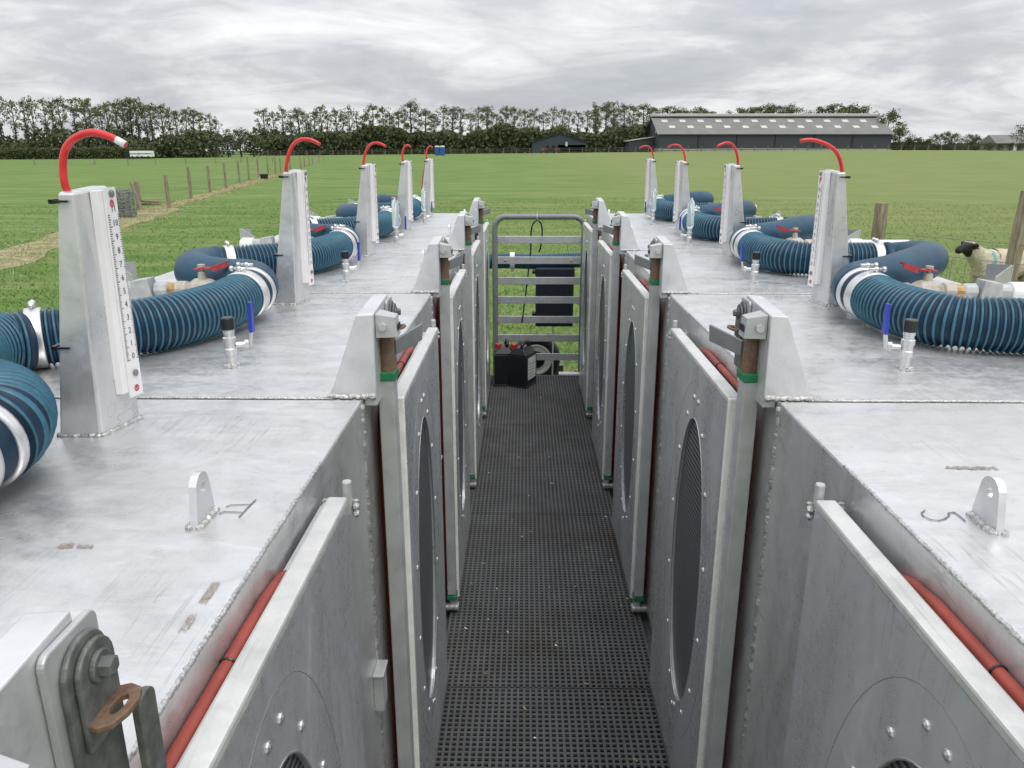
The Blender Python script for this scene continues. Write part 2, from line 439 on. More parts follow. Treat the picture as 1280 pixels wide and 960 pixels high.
def bracket_mesh(side):
    mb = MB(side)
    z0, z1 = BH + .001, BH + .172; y0, y1 = .006, .200
    mb.hexa([(-.027, y0, z0), (.066, y0, z0), (.066, y1, z0), (-.027, y1, z0)],
            [(-.027, y0 + .004, z1 - .004), (.006, y0 + .004, z1 - .006), (.004, y1 - .02, z1 + .004), (-.027, y1 - .02, z1 + .006)])
    mb.box((-.027, y0 + .002, z0 - .018), (-.002, y1 - .002, z0 + .0005))
    mb.cur = 1
    weld(mb, (-.025, y0 - .001, z0 + .002), (.066, y0 - .001, z0 + .002), .006, .005, 12)
    weld(mb, (.067, y0, z0 + .001), (.067, y1, z0 + .001), .005, .005, 13)
    return mb.mesh('hinge_bracket', ['aluminium_cast', 'weld_bead'])
def rounded_plate(mb, o0, o1, y0, y1, z0, z1, r):
    pts = [(y0, z0), (y1, z0)] + [(( y1 - r) + r*math.cos(a), (z1 - r) + r*math.sin(a)) for a in np.linspace(0, math.pi/2, 6)] \
        + [((y0 + r) + r*math.cos(a), (z1 - r) + r*math.sin(a)) for a in np.linspace(math.pi/2, math.pi, 6)]
    mb.prism(pts, 'x', o0, o1)
def bracket_plates(side):
    mb = MB(side); zt = BH + .171
    rounded_plate(mb, -.033, -.0275, .136, .198, zt - .165, zt, .009)
    mb.cur = 1
    rounded_plate(mb, -.038, -.0335, .145, .197, zt - .150, zt - .006, .0255)
    rounded_plate(mb, -.043, -.0385, .152, .195, zt - .085, zt - .012, .021)
    return mb.mesh('mounting_plate', ['galvanised', 'dark_steel'])
def bolt_mesh(side):
    mb = MB(side); c = Vector((-.0435, .1735, BH + .140)); d = Vector((-1, 0, 0))
    mb.tube_rings([(c, d, .0115), (c + d*.002, d, .0115), (c + d*.003, d, .0105)], 20)
    mb.tube_rings([(c + d*.003, d, .0074), (c + d*.010, d, .0074), (c + d*.011, d, .006)], 6)
    return mb.mesh('bolt', ['dark_steel'])
def latch_mesh(side, lever=True):
    # bent tab reaching towards the walkway, with an oblong hole, and the lever below it
    mb = MB(side); z = BH + .103; y0, y1 = .154, .193
    outer = [(-.0385, y0), (-.050, y0 - .004), (-.058, y0 + .000), (-.063, y0 + .012), (-.064, y1 - .014), (-.060, y1 - .002), (-.050, y1 + .003), (-.0385, y1)]
    hole = [(-.0525 + .0045*math.cos(a), (y0 + y1)/2 + .010*math.sin(a)) for a in np.linspace(0, 2*math.pi, 14, endpoint=False)]
    bm = bmesh.new(); geo = []
    for loop in (outer, hole):
        vv = [bm.verts.new((p, q, 0)) for p, q in loop]
        geo += [bm.edges.new((vv[i], vv[(i+1) % len(vv)])) for i in range(len(vv))]
    bmesh.ops.triangle_fill(bm, edges=geo, use_beauty=True)
    ex = bmesh.ops.extrude_face_region(bm, geom=list(bm.faces))
    for v in [g for g in ex['geom'] if isinstance(g, bmesh.types.BMVert)]: v.co.z += .005
    bm.verts.index_update()
    mb.add([(v.co.x, v.co.y, z + v.co.z + (-.0385 - v.co.x) * .10) for v in bm.verts], [[v.index for v in f.verts] for f in bm.faces]); bm.free()
    mb.cur = 1
    if lever: mb.hexa([(-.050, .092, z - .036), (-.056, .090, z - .036), (-.096, .196, z - .030), (-.090, .198, z - .030)],
            [(-.050, .092, z - .004), (-.056, .090, z - .004), (-.098, .198, z + .006), (-.092, .200, z + .006)])
    if not lever: rounded_plate(mb, -.056, -.050, .190, .214, z - .11, z - .006, .010)
    return mb.mesh('latch_tab', ['rusty_steel', 'dull_galvanised' if lever else 'dark_steel'])
def pivot_block_mesh(side):
    mb = MB(side); z = BH + .118
    mb.hexa([(-.070, .030, z), (-.028, .024, z), (-.028, .075, z), (-.070, .070, z)], [(-.066, .032, z + .040), (-.028, .024, z + .048), (-.028, .075, z + .048), (-.066, .068, z + .040)])
    mb.cur = 1
    for k in range(4): mb.box((-.0712, .034 + k*.008, z + .012), (-.0695, .039 + k*.008, z + .026))
    mb.cur = 0
    mb.lathe([(.010, 0), (.010, .006), (.006, .007)], (-.050, .024, z + .022), 'y', 6) if False else mb.tube_rings([(Vector((-.042, .027, z + .022)), Vector((0, -1, 0)), .009), (Vector((-.042, .019, z + .022)), Vector((0, -1, 0)), .009)], 6)
    return mb.mesh('pivot_block', ['galvanised', 'ink'])
def pin_mesh(side):
    mb = MB(side)
    mb.lathe([(.0155, BH + .055), (.0155, BH + .07), (.0148, BH + .118)], (-.039, .078, 0), 'z', 16)
    mb.lathe([(.0165, BH + .038), (.0165, BH + .056)], (-.039, .078, 0), 'z', 16)
    return mb.mesh('hinge_pin', ['rusty_steel'], False)

DZ0, DZ1, DY0, DY1, DO0, DO1 = .035, 1.269, .124, .812, -.060, -.030
WCY, WCZ, WRY, WRZ = .425, .700, .172, .422
def door_mesh(side):
    mb = MB(side)
    ellipse_panel(mb, DO0, DO1 + .012, DY0 + .014, DY1, DZ0, DZ1 - .012, WCY, WCZ, WRY, WRZ)
    mb.box((-.050, .101, DZ0 + .01), (-.034, DY0 + .002, DZ1 - .02))
    mb.cur = 1
    def rivet(y, z):
        c = Vector((DO0 + .001, y, z)); d = Vector((-1, 0, 0))
        mb.tube_rings([(c, d, .0075), (c + d*.003, d, .0065), (c + d*.005, d, .003)], 8)
    for i in range(14):
        if i == 3: continue
        a = 2*math.pi*(i + .5)/14; rivet(WCY + math.cos(a)*(WRY + .030), WCZ + math.sin(a)*(WRZ + .030))
    rivet(WCY - .022, WCZ + WRZ + .052); rivet(WCY + .022, WCZ + WRZ + .052); rivet(WCY + .03, WCZ - WRZ - .05)
    return mb.mesh('door', ['aluminium_door', 'bright_metal'])
def oval_line_mesh(side):
    mb = MB(side)
    pts = [(DO0 - .0002, WCY + math.cos(a)*(WRY + .088), WCZ + math.sin(a)*(WRZ + .095)) for a in np.linspace(0, 2*math.pi, 64, endpoint=False)]
    mb.tube(pts, .0004, 5, closed=True); return mb.mesh('scribed_oval', ['scratch_dark'])
def window_mesh_(side):
    mb = MB(side)
    n = 48
    mb.add([(DO0 + .009, WCY + math.cos(2*math.pi*i/n)*(WRY + .01), WCZ + math.sin(2*math.pi*i/n)*(WRZ + .01)) for i in range(n)]
         + [(DO0 + .016, WCY + math.cos(2*math.pi*i/n)*(WRY + .01), WCZ + math.sin(2*math.pi*i/n)*(WRZ + .01)) for i in range(n)],
           [tuple(range(n)), tuple(range(n, 2*n))] + [(i, (i+1) % n, n + (i+1) % n, n + i) for i in range(n)])
    return mb.mesh('window', ['window_mesh'])
def rim_mesh(side):
    mb = MB(side)
    mb.tube([(DO0 + .001, WCY + math.cos(a)*(WRY - .001), WCZ + math.sin(a)*(WRZ - .001)) for a in np.linspace(0, 2*math.pi, 64, endpoint=False)], .0022, 6, closed=True)
    return mb.mesh('window_rim', ['bright_metal'], True)
def rail_mesh(side):
    mb = MB(side); mb.box((DO0 - .001, DY0 + .014, DZ1 - .012), (DO1, DY1 + .001, DZ1 + .004)); return mb.mesh('top_rail', ['aluminium_rail'])
def edge_mesh(side):
    mb = MB(side); mb.box((DO0 - .001, DY0, DZ0), (DO1, DY0 + .0135, DZ1 + .004)); return mb.mesh('edge_strip', ['white_edge'])
def post_mesh(side):
    mb = MB(side); mb.box((-.0535, .058, .085), (-.020, .100, BH + .020)); return mb.mesh('hinge_post', ['galvanised'])
def cap_mesh(side, z):
    mb = MB(side); mb.box((-.057, .054, z), (-.017, .104, z + .018)); return mb.mesh('bearing_cap', ['green_plastic'])
def knuckle_mesh(side):
    mb = MB(side); mb.lathe([(.014, .03), (.016, .034), (.016, .064)], (-.042, .08, 0), 'z', 12)
    mb.box((-.062, .066, .012), (.0, .094, .032)); weld(mb, (-.06, .062, .03), (-.004, .062, .03), .008, .006, 3)
    return mb.mesh('bottom_hinge', ['galvanised'])
def doorpin_mesh(side):
    mb = MB(side)
    mb.lathe([(.0075, DZ1 - .03), (.0075, DZ1 + .022), (.0065, DZ1 + .024)], (-.046, DY1 + .013, 0), 'z', 12)
    mb.cur = 1
    for o in (-.060, -.030, -.012):
        for z in (DZ1 - .02, DZ1 - .032): weld(mb, (o, DY1 + .004, z), (o + .003, DY1 + .018, z + .010), .0045, .003, 5)
    return mb.mesh('stop_pin', ['galvanised', 'weld_bead'])
def seal_mesh(side):
    mb = MB(side); y0, y1, z0, z1 = .135, .800, .06, BH - .046
    pts = []
    for r, cy, cz, a0 in ((.26, y1 - .26, z1 - .26, 0), (.08, y0 + .08, z1 - .08, 90), (.08, y0 + .08, z0 + .08, 180), (.26, y1 - .26, z0 + .26, 270)):
        for a in np.linspace(a0, a0 + 90, 8): pts.append((-.0090, cy + r*math.cos(R(a)), cz + r*math.sin(R(a))))
    mb.tube(pts, .0080, 12, closed=True); return mb.mesh('seal', ['red_seal'], True)
def tie_mesh(side, y):
    mb = MB(side)
    mb.tube([(-.0090 + .0086*math.cos(a), y, BH - .046 + .0086*math.sin(a)) for a in np.linspace(0, 2*math.pi, 14, endpoint=False)], .0016, 5, closed=True)
    return mb.mesh('cable_tie', ['black_plastic'])
def catch_mesh(side):
    mb = MB(side); mb.box((-.020, 1.118, .620), (-.0, 1.165, .708)); mb.box((-.024, 1.113, .708), (0, 1.170, .714)); return mb.mesh('catch_plate', ['galvanised'])

PO = {-1: 0.0, 1: .052}                 # sideways shift of what stands on the chamber
def gauge_pts(side):
    d = PO[side]
    return ([(.405 + d, .965, BH), (.480 + d, .965, BH), (.470 + d, 1.062, BH), (.385 + d, 1.062, BH)],
            [(.389 + d, .970, BH + .408), (.416 + d, .970, BH + .408), (.414 + d, 1.066, BH + .414), (.383 + d, 1.066, BH + .414)])
def gauge_mesh(side):
    mb = MB(side); b, t = gauge_pts(side); mb.hexa(b, t)
    return mb.mesh('gauge_post', ['aluminium_sheet'])
def gauge_weld(side):
    mb = MB(side); b, t = gauge_pts(side)
    for i in range(4): weld(mb, tuple(b[i]), tuple(b[(i+1) % 4]), .0055, .004, 20 + i)
    return mb.mesh('weld_bead', ['weld_bead'], True)
def face_frame(side):                   # point on the post's inner face: v along row, h up
    b, t = gauge_pts(side); p = [Vector(x) for x in (b[0], b[3], t[0], t[3])]
    def at(v, h, off):
        y = v; k = h / .41
        a = p[0].lerp(p[2], k); c = p[1].lerp(p[3], k); w = (y - a.y) / (c.y - a.y)
        q = a.lerp(c, w); return (q.x - off, y, BH + h)
    return at
def tall_slab(mb, at, y0, y1, h0, h1, o0, o1, n=14):
    hs = [h0 + (h1 - h0)*i/n for i in range(n + 1)]; vs = []
    for h in hs: vs += [at(y0, h, o0), at(y1, h, o0), at(y1, h, o1), at(y0, h, o1)]
    fs = [(3, 2, 1, 0), (4*n, 4*n+1, 4*n+2, 4*n+3)]
    for i in range(n):
        for k in range(4): fs.append((4*i+k, 4*i+(k+1) % 4, 4*i+4+(k+1) % 4, 4*i+4+k))
    mb.add(vs, fs)
def slab(mb, at, y0, y1, h0, h1, o0, o1, lean=0):
    L = lambda h: lean * (h - .05)
    mb.hexa([at(y0 + L(h0), h0, o0), at(y1 + L(h0), h0, o0), at(y1 + L(h0), h0, o1), at(y0 + L(h0), h0, o1)],
            [at(y0 + L(h1), h1, o0), at(y1 + L(h1), h1, o0), at(y1 + L(h1), h1, o1), at(y0 + L(h1), h1, o1)])
def backing_mesh(side):
    mb = MB(side); tall_slab(mb, face_frame(side), 1.008, 1.050, .062, .408, .001, .014); return mb.mesh('backing_strip', ['white_ruler'])
def ruler_mesh(side):
    mb = MB(side); at = face_frame(side)
    tall_slab(mb, at, 1.0215, 1.0535, .052, .412, .0145, .0175)
    mb.cur = 1
    for i in range(66):
        h = .118 + i * .00383; w = .011 if i % 6 == 0 else (.0085 if i % 3 == 0 else .006)
        slab(mb, at, 1.0228, 1.0228 + w*.8, h, h + .0013, .0176, .0180)
        slab(mb, at, 1.0527 - w*.4, 1.0527, h, h + .0013, .0176, .0180)
    for i in range(12):
        vs, fs = cached(('glyph', str(11 - i)), lambda: text_mesh(str(11 - i), .0150)); h = .118 + (11 - i) * .023
        mb.add([at(1.0400 - side * 0 + (x if side < 0 else -x), h + y + .006, .0182) for x, y, z in vs], fs)
    mb.cur = 2
    for hc in (.066, .386):
        ring = [(1.038 + .0062*math.cos(a), hc + .0062*math.sin(a)) for a in np.linspace(0, 2*math.pi, 16, endpoint=False)]
        inn = [(1.038 + .0036*math.cos(a), hc + .0036*math.sin(a)) for a in np.linspace(0, 2*math.pi, 16, endpoint=False)]
        mb.add([at(y, h, .0181) for y, h in ring + inn], [(i, (i+1) % 16, 16 + (i+1) % 16, 16 + i) for i in range(16)])
        slab(mb, at, 1.0365, 1.0395, hc - .002, hc + .003, .0176, .0182)
    mb.cur = 3
    for hc in (.094, .402):
        c = Vector(at(1.038, hc, .0176)); d = Vector((-1, 0, 0)); mb.tube_rings([(c, d, .0062), (c + d*.004, d, .0062), (c + d*.005, d, .004)], 6)
    return mb.mesh('ruler', ['white_ruler', 'ink', 'logo_red', 'dull_galvanised'])
def gtube_mesh(side, curl):
    mb = MB(side)
    low = [(.03, .06, -.40), (.02, .06, -.2), (.002, .02, -.03)] if side < 0 else [(.055, .0, -.40), (.030, .0, -.2), (.005, 0, -.03)]
    bow = {'first': [(0, 0), (.0, .031), (-.009, .060), (-.029, .078), (-.056, .085), (-.081, .079), (-.106, .066)],
           'arc': [(0, 0), (-.005, .03), (-.020, .066), (-.042, .087), (-.070, .091), (-.095, .083), (-.111, .072)],
           'flat': [(0, 0), (-.012, .036), (-.036, .065), (-.072, .082), (-.108, .089), (-.142, .084)],
           'short': [(0, 0), (.002, .04), (-.010, .075), (-.028, .090), (-.044, .084), (-.050, .070)]}[curl]
    pts = spline(low + [(x, 0, z) for x, z in bow], .008)
    mats = [0] * len(pts)
    if curl == 'first': mats[-3:] = [1] * 3
    mb.tube(pts, .0058, 12, mats=mats); return mb.mesh('red_tube', ['red_tube', 'white_plastic'], True)
def gties_mesh(side, h):
    mb = MB(side); b, t = gauge_pts(side); k = h / .41; y = .963
    oi = b[1][0] + (t[1][0] - b[1][0]) * k
    mb.box((oi - .020, y - .001, BH + h), (oi + .009, y + .004, BH + h + .0035)); mb.box((oi + .002, y - .001, BH + h - .002), (oi + .0085, y + .10, BH + h + .005))
    return mb.mesh('cable_tie', ['black_plastic'])
SVY = .235
def svalve_mesh(side):
    d = PO[side]*.2; c = (.345 + d, SVY, 0); mb = MB(side)
    mb.lathe([(.012, BH), (.011, BH + .012), (.0105, BH + .028), (.014, BH + .029), (.014, BH + .042), (.0125, BH + .044), (.0125, BH + .056), (.0145, BH + .057), (.0145, BH + .068), (.0115, BH + .070), (.0115, BH + .078), (.013, BH + .079), (.013, BH + .086)], c, 'z', 14)
    mb.tube([(.345 + d - .012, SVY + .004, BH + .05), (.345 + d - .034, SVY + .012, BH + .05)], .006, 10)
    mb.tube([(.345 + d - .030, SVY + .010, BH + .05), (.345 + d - .038, SVY + .013, BH + .05)], .010, 6)
    mb.cur = 1; weld(mb, (.345 + d - .014, SVY - .012, BH + .002), (.345 + d + .012, SVY - .013, BH + .002), .006, .004, 30)
    weld(mb, (.345 + d - .013, SVY + .012, BH + .002), (.345 + d + .013, SVY + .010, BH + .002), .006, .004, 31)
    return mb.mesh('sampling_valve', ['bright_metal', 'weld_bead'])
def svcap_mesh(side):
    d = PO[side]*.2; mb = MB(side); mb.lathe([(.0135, BH + .0865), (.0145, BH + .088), (.0145, BH + .112), (.012, BH + .114), (.003, BH + .1145)], (.345 + d, SVY, 0), 'z', 14); return mb.mesh('cap', ['black_plastic'])
def svhandle_mesh(side):
    d = PO[side]*.2; x = .345 + d - .040; mb = MB(side)
    mb.hexa([(x - .003, SVY + .006, BH + .044), (x + .001, SVY + .006, BH + .044), (x + .001, SVY + .020, BH + .044), (x - .003, SVY + .020, BH + .044)],
            [(x - .010, SVY + .006, BH + .085), (x - .006, SVY + .006, BH + .085), (x - .006, SVY + .020, BH + .085), (x - .010, SVY + .020, BH + .085)])
    mb.cur = 1
    mb.hexa([(x - .0125, SVY + .004, BH + .078), (x - .0045, SVY + .004, BH + .078), (x - .0045, SVY + .022, BH + .078), (x - .0125, SVY + .022, BH + .078)],
            [(x - .0135, SVY + .007, BH + .146), (x - .0065, SVY + .007, BH + .146), (x - .0065, SVY + .019, BH + .146), (x - .0135, SVY + .019, BH + .146)])
    return mb.mesh('lever', ['bright_metal', 'blue_handle'])
def bottle_mesh(side):
    d = PO[side]*.2; mb = MB(side)
    mb.lathe([(.0125, BH + .0865), (.0185, BH + .10), (.0185, BH + .205), (.014, BH + .222), (.006, BH + .232), (.006, BH + .240), (.002, BH + .241)], (.345 + d, SVY, 0), 'z', 16)
    return mb.mesh('clear_bottle', ['clear_plastic'], True)
def duct_bracket_mesh(side):
    d = PO[side]; mb = MB(side); y0 = 1.02
    t = .004
    mb.hexa([(.93+d, y0, BH), (.93+d, y0 + t, BH), (1.03+d, y0 + .06, BH), (1.03+d, y0 + .06 - t, BH)], [(.95+d, y0, BH + .085), (.95+d, y0 + t, BH + .085), (1.03+d, y0 + .06, BH + .115), (1.03+d, y0 + .06 - t, BH + .115)])
    mb.hexa([(1.034+d, y0 + .06, BH), (1.038+d, y0 + .06, BH), (1.038+d, y0 + .20, BH), (1.034+d, y0 + .20, BH)], [(1.034+d, y0 + .06, BH + .115), (1.038+d, y0 + .06, BH + .115), (1.038+d, y0 + .20, BH + .10), (1.034+d, y0 + .20, BH + .10)])
    mb.box((.95+d, y0 + .06, BH + .0005), (1.033+d, y0 + .20, BH + .004))
    return mb.mesh('duct_cradle', ['grey_plate'])

def part(name, key, fn, parent, side, **kw):
    return link(name, cached((key, side), fn), parent, **kw)
SIDE = {-1: 'left', 1: 'right'}
CH_LABEL = {
 (-1, 0): 'aluminium chamber in the near left corner with hand-drawn 11 on its top',
 (-1, 1): 'left row aluminium chamber whose top carries the nearest black-capped sampling valve and middle large hose',
 (-1, 2): 'left row aluminium chamber behind the tall second gauge post, third from the camera',
 (-1, 3): 'left row aluminium chamber carrying the nearer clear upright bottle, next to last before the gate',
 (-1, 4): 'far end aluminium chamber of the left row, beside the gate',
 (1, 0): 'aluminium chamber in the near right corner with hand-drawn 5 on its top',
 (1, 1): 'right row aluminium chamber under the largest blue hose, second from the camera',
 (1, 2): 'right row aluminium chamber just behind the nearest right gauge post, third from the camera',
 (1, 3): 'right row aluminium chamber with the nearer clear bottle, next to last before the gate',
 (1, 4): 'far end aluminium chamber of the right row, beside the gate'}
def chamber(side, k):
    t = thing('animal_chamber', CH_LABEL[side, k], 'metal chamber', (FACE[side], Y0 + STEP*k, DECK), 0, 'aluminium chambers in two rows along the walkway')
    s = side; P = lambda name, fn, parent=t, key=None, **kw: part(name, key or name, lambda: fn(s), parent, s, **kw)
    P('shell', shell_mesh, bevel=.005)
    P('weld_bead', welds_mesh, key='welds')
    P('lifting_lug', lug_mesh)
    hb = P('hinge_bracket', bracket_mesh, bevel=.009)
    if (side, k) == (-1, 0): hb.location.x = -.010
    P('mounting_plate', bracket_plates, hb, bevel=.0015); P('bolt', bolt_mesh, hb); P('latch_tab', lambda q: latch_mesh(q, k > 0), hb, key=('latch', k > 0), bevel=.001)
    P('pivot_block', pivot_block_mesh, hb, bevel=.0015); P('hinge_pin', pin_mesh, hb)
    d = P('door', door_mesh)
    if k == 0: d.location.x = -.012 if side < 0 else .005
    P('window', window_mesh_, d); P('window_rim', rim_mesh, d); P('top_rail', rail_mesh, d, bevel=.004); P('edge_strip', edge_mesh, d, bevel=.003)
    P('hinge_post', post_mesh, d, bevel=.003)
    P('bearing_cap', lambda q: cap_mesh(q, BH + .0205), d, key='cap1', bevel=.002); P('bearing_cap', lambda q: cap_mesh(q, .064), d, key='cap2', bevel=.002)
    P('scribed_oval', oval_line_mesh, d)
    P('bottom_hinge', knuckle_mesh); P('stop_pin', doorpin_mesh); s < 0 and P('catch_plate', catch_mesh, bevel=.002)
    se = P('seal', seal_mesh)
    for y in (.20, .42): P('cable_tie', lambda q, y=y: tie_mesh(q, y), se, key=('tie', y))
    if (side, k) != (1, 0):
        g = P('gauge_post', gauge_mesh, bevel=.005)
        P('weld_bead', gauge_weld, g, key='gweld'); P('backing_strip', backing_mesh, g, bevel=.001); P('ruler', ruler_mesh, g)
        curl = 'first' if (side, k) == (-1, 0) else ('short' if (side == -1 and k >= 3) else ('flat' if (side, k) == (1, 1) else 'arc'))
        b, tt = gauge_pts(side)
        rt = part('red_tube', ('gtube', curl), lambda: gtube_mesh(s, curl), g, s, loc=(s * (tt[1][0] - .007), .985, BH + .412))
        rt.rotation_euler = (0, 0, {(-1, 0): 0, (-1, 1): .05, (-1, 2): -.1, (-1, 3): .15, (-1, 4): .5, (1, 1): .0, (1, 2): .25, (1, 3): -.15, (1, 4): .1}.get((side, k), .06 * k - .1))
        for h in (.392, .155): P('cable_tie', lambda q, h=h: gties_mesh(q, h), g, key=('gtie', h))
    if k:
        v = P('sampling_valve', svalve_mesh); P('lever', svhandle_mesh, v)
        if k < 3: P('cap', svcap_mesh, v, bevel=.001)
        else: P('clear_bottle', bottle_mesh, v)
        P('duct_cradle', duct_bracket_mesh)
    elif side < 0: P('duct_cradle', duct_bracket_mesh)
    return t
CH = {(s, k): chamber(s, k) for s in (-1, 1) for k in range(5)}

# marks drawn and stuck on the two near tops (real flat pieces at their own place)
def stroke(mb, pts, w, base, dz=.0012):
    P = [on_plane(u, v, TOP) for u, v in pts]
    for a, b in zip(P, P[1:]):
        d = (b - a).normalized(); n = Vector((-d.y, d.x, 0)) * w
        mb.add([tuple(Vector((q.x, q.y, TOP + dz)) - base) for q in (a - n - d*w*.5, b - n + d*w*.5, b + n + d*w*.5, a + n - d*w*.5)], [(0, 1, 2, 3)])
def marks(k, strokes, dx, name='hand_drawn_number'):
    mb = MB(); c = CH[k]
    for s_ in strokes: stroke(mb, [(u + dx, v) for u, v in s_], .0011, c.location)
    link(name, mb.mesh(name, ['pencil']), c)
marks((-1, 0), [[(269, 636), (275, 634), (299, 633)], [(260, 645), (266, 642.5), (288, 643)], [(306, 627), (296, 637), (285, 649)]], 14)
marks((1, 0), [[(1170, 635), (1166, 638), (1168, 642), (1177, 646.5), (1187, 647.5), (1195, 645), (1200, 641), (1199, 638), (1206, 637), (1213, 642), (1220, 648)]], -16)
def residue(k, corners, seed, fill=.6):
    g = random.Random(seed); mb = MB(); c = CH[k]
    A, B, C_, D = [on_plane(u, v, TOP) for u, v in corners]
    n = 22
    for i in range(n):
        for j in range(6):
            edge = j in (0, 5)
            if g.random() > fill * (.55 if edge else 1): continue
            q = []
            for a, b in ((i, j), (i+1, j), (i+1, j+1), (i, j+1)):
                x = a / n + g.uniform(-.02, .02); y = b / 6 + g.uniform(-.09, .09)
                p = (A.lerp(B, x)).lerp(D.lerp(C_, x), y); q.append((p.x - c.location.x, p.y - c.location.y, BH + .0009 + j*.00005 + i*.00001))
            mb.add(q, [(0, 1, 2, 3)])
    link('sticker_residue', mb.mesh('sticker_residue', ['sticker_residue']), c)
residue((-1, 0), [(66, 690), (87, 690), (91, 683), (76, 683)], 1, .8)
residue((-1, 0), [(90, 690), (112, 690), (116, 685), (96, 684)], 2, .75)
residue((-1, 0), [(247, 757), (259, 757), (278, 731), (266, 731)], 3, .8)
residue((-1, 0), [(222, 793), (234, 793), (248, 772), (238, 771)], 4, .65)
residue((1, 0), [(1176, 582.5), (1246, 585), (1242, 580.5), (1178, 579.5)], 5, .7)

# ------------------------------------------------------------------ blue air hoses, one per chamber
HR = .062
def hose_paths(side):
    d = PO[side]; z = BH + HR + .006
    if side < 0:
        rib = [(.80, .205, z), (.69, .270, z), (.57, .375, z), (.495, .54, z + .004), (.470, .70, z + .012), (.468, .765, z + .016)]
        nxt = Vector((.80, .205 + STEP, z)); nd = Vector((-.88, .475, 0)).normalized()
    else:
        rib = [(.88, .365, z), (.72, .375, z), (.555, .43, z), (.485, .56, z + .004), (.466, .70, z + .014), (.464, .765, z + .018)]
        nxt = Vector((.88, .365 + STEP, z)); nd = Vector((-1, .05, 0)).normalized()
    t = rib[-1]
    if side < 0: mid = [(.625, .965, z + .016), (.745, 1.055, z + .016), (.805, 1.160, z + .012), (.835, 1.265, z + .010), (.828, 1.345, z + .004)]
    else: mid = [(.63, .965, z + .028), (.76, 1.09, z + .036), (.875, 1.22, z + .038), (.955, 1.36, z + .028), (.965, 1.46, z + .020), (.938, 1.525, z + .008)]
    e = [t, (t[0] + .004, .805, z + .020), (t[0] + .045, .875, z + .024)] + mid + [tuple(nxt)]
    return rib, e
def ribbed_mesh(side):
    rib, e = hose_paths(side); mb = MB(side); pitch = .0142; pts = spline(rib, pitch / 6)
    prof = [.0052, .0004, -.0030, -.0034, -.0030, .0004]; rad = [HR + prof[i % 6] for i in range(len(pts))]
    for i in range(len(pts)):                                  # plain cuffs under the clamps
        if i < 14 or i > len(pts) - 40: rad[i] = HR + .001
    mats = [1 if i % 6 in (0, 5) and 14 <= i <= len(pts) - 40 else 0 for i in range(len(pts))]
    mb.tube(pts, rad, 36, mats=mats); return mb.mesh('ribbed_section', ['hose_navy', 'hose_ridge'], True)
def ribbed_bend_mesh(side):
    rib, e = hose_paths(side); mb = MB(side); pitch = .0142; pts = spline(e, pitch / 6)
    prof = [.0052, .0004, -.0030, -.0034, -.0030, .0004]
    mb.tube(pts, [HR + .003 + prof[i % 6] for i in range(len(pts))], 36, mats=[1 if i % 6 in (0, 5) else 0 for i in range(len(pts))]); return mb.mesh('ribbed_bend', ['hose_navy', 'hose_ridge'], True)
def bend_mesh(side):
    rib, e = hose_paths(side); mb = MB(side); pts = spline(e, .012)
    n = len(pts); rad = [HR + .0015 + (.004 if i in (0, 1, n-2, n-1) else 0) - .0015*(i % 2 if 5 < i < 14 else 0) for i in range(n)]
    mb.tube(pts, rad, 36); return mb.mesh('smooth_bend', ['bend_blue'], True)
def clamp_mesh(side, which):
    rib, e = hose_paths(side); pts = spline(rib, .004); mb = MB(side)
    i = {'outer': 8, 'tip': len(pts) - 18, 'end': len(pts) - 5}[which]
    w = 4 if which != 'end' else 2
    i0, i1 = max(0, i - w), min(len(pts) - 1, i + w); R1 = HR + (.0065 if which != 'end' else .0075)
    seg = pts[i0:i1 + 1]
    mb.tube([seg[0]] + seg + [seg[-1]], [HR] + [R1] * len(seg) + [HR], 40, caps=False)
    d = (seg[-1] - seg[0]).normalized(); c = pts[i]; up = Vector((0, 0, 1)); sd = d.cross(up)
    q = c + up * (R1 + .006) + sd * .008
    mb.tube_rings([(q - d*.006, d, .007), (q + d*.006, d, .007)], 8)
    mb.tube_rings([(q - sd*.020, sd, .0045), (q + sd*.022, sd, .0045)], 8); mb.tube_rings([(q + sd*.018, sd, .008), (q + sd*.026, sd, .008)], 6)
    return mb.mesh('clamp', ['bright_metal'], True)
def port_mesh(side):
    mb = MB(side); d = PO[side]; mb.lathe([(.03, BH), (.03, BH + .05)], (.66 + d, .955, 0), 'z', 16); return mb.mesh('port', ['aluminium_cast'])
H_LABEL = {
 (-1, 0): 'short blue hose end curling in at the left edge beside the nearest tall gauge post',
 (-1, 1): 'large blue ribbed hose passing behind the nearest left gauge post',
 (-1, 2): 'left blue ribbed hose passing behind the second gauge post from the camera',
 (-1, 3): 'left blue ribbed hose behind the nearer clear bottle',
 (-1, 4): 'farthest left blue ribbed hose, behind the farther clear bottle',
 (1, 1): 'large blue ribbed hose at the right edge in front of the nearest right gauge post',
 (1, 2): 'right blue ribbed hose passing behind the nearest right gauge post',
 (1, 3): 'right blue ribbed hose behind the nearer clear bottle',
 (1, 4): 'farthest right blue ribbed hose, behind the farther clear bottle'}
for (s, k), lab in H_LABEL.items():
    h = thing('air_hose', lab, 'hose', (FACE[s], Y0 + STEP*k, DECK), 0, 'blue air hoses on the chamber tops')
    rs = part('ribbed_section', 'rib', lambda: ribbed_mesh(s), h, s); part('smooth_bend', 'bend', lambda: bend_mesh(s), h, s) if k else part('ribbed_bend', 'rbend', lambda: ribbed_bend_mesh(s), h, s)
    if k == 0: h.location.x += .03; h.location.y -= .03
    for w in ('outer', 'tip', 'end'): part('clamp', ('clamp', w), lambda: clamp_mesh(s, w), h, s)

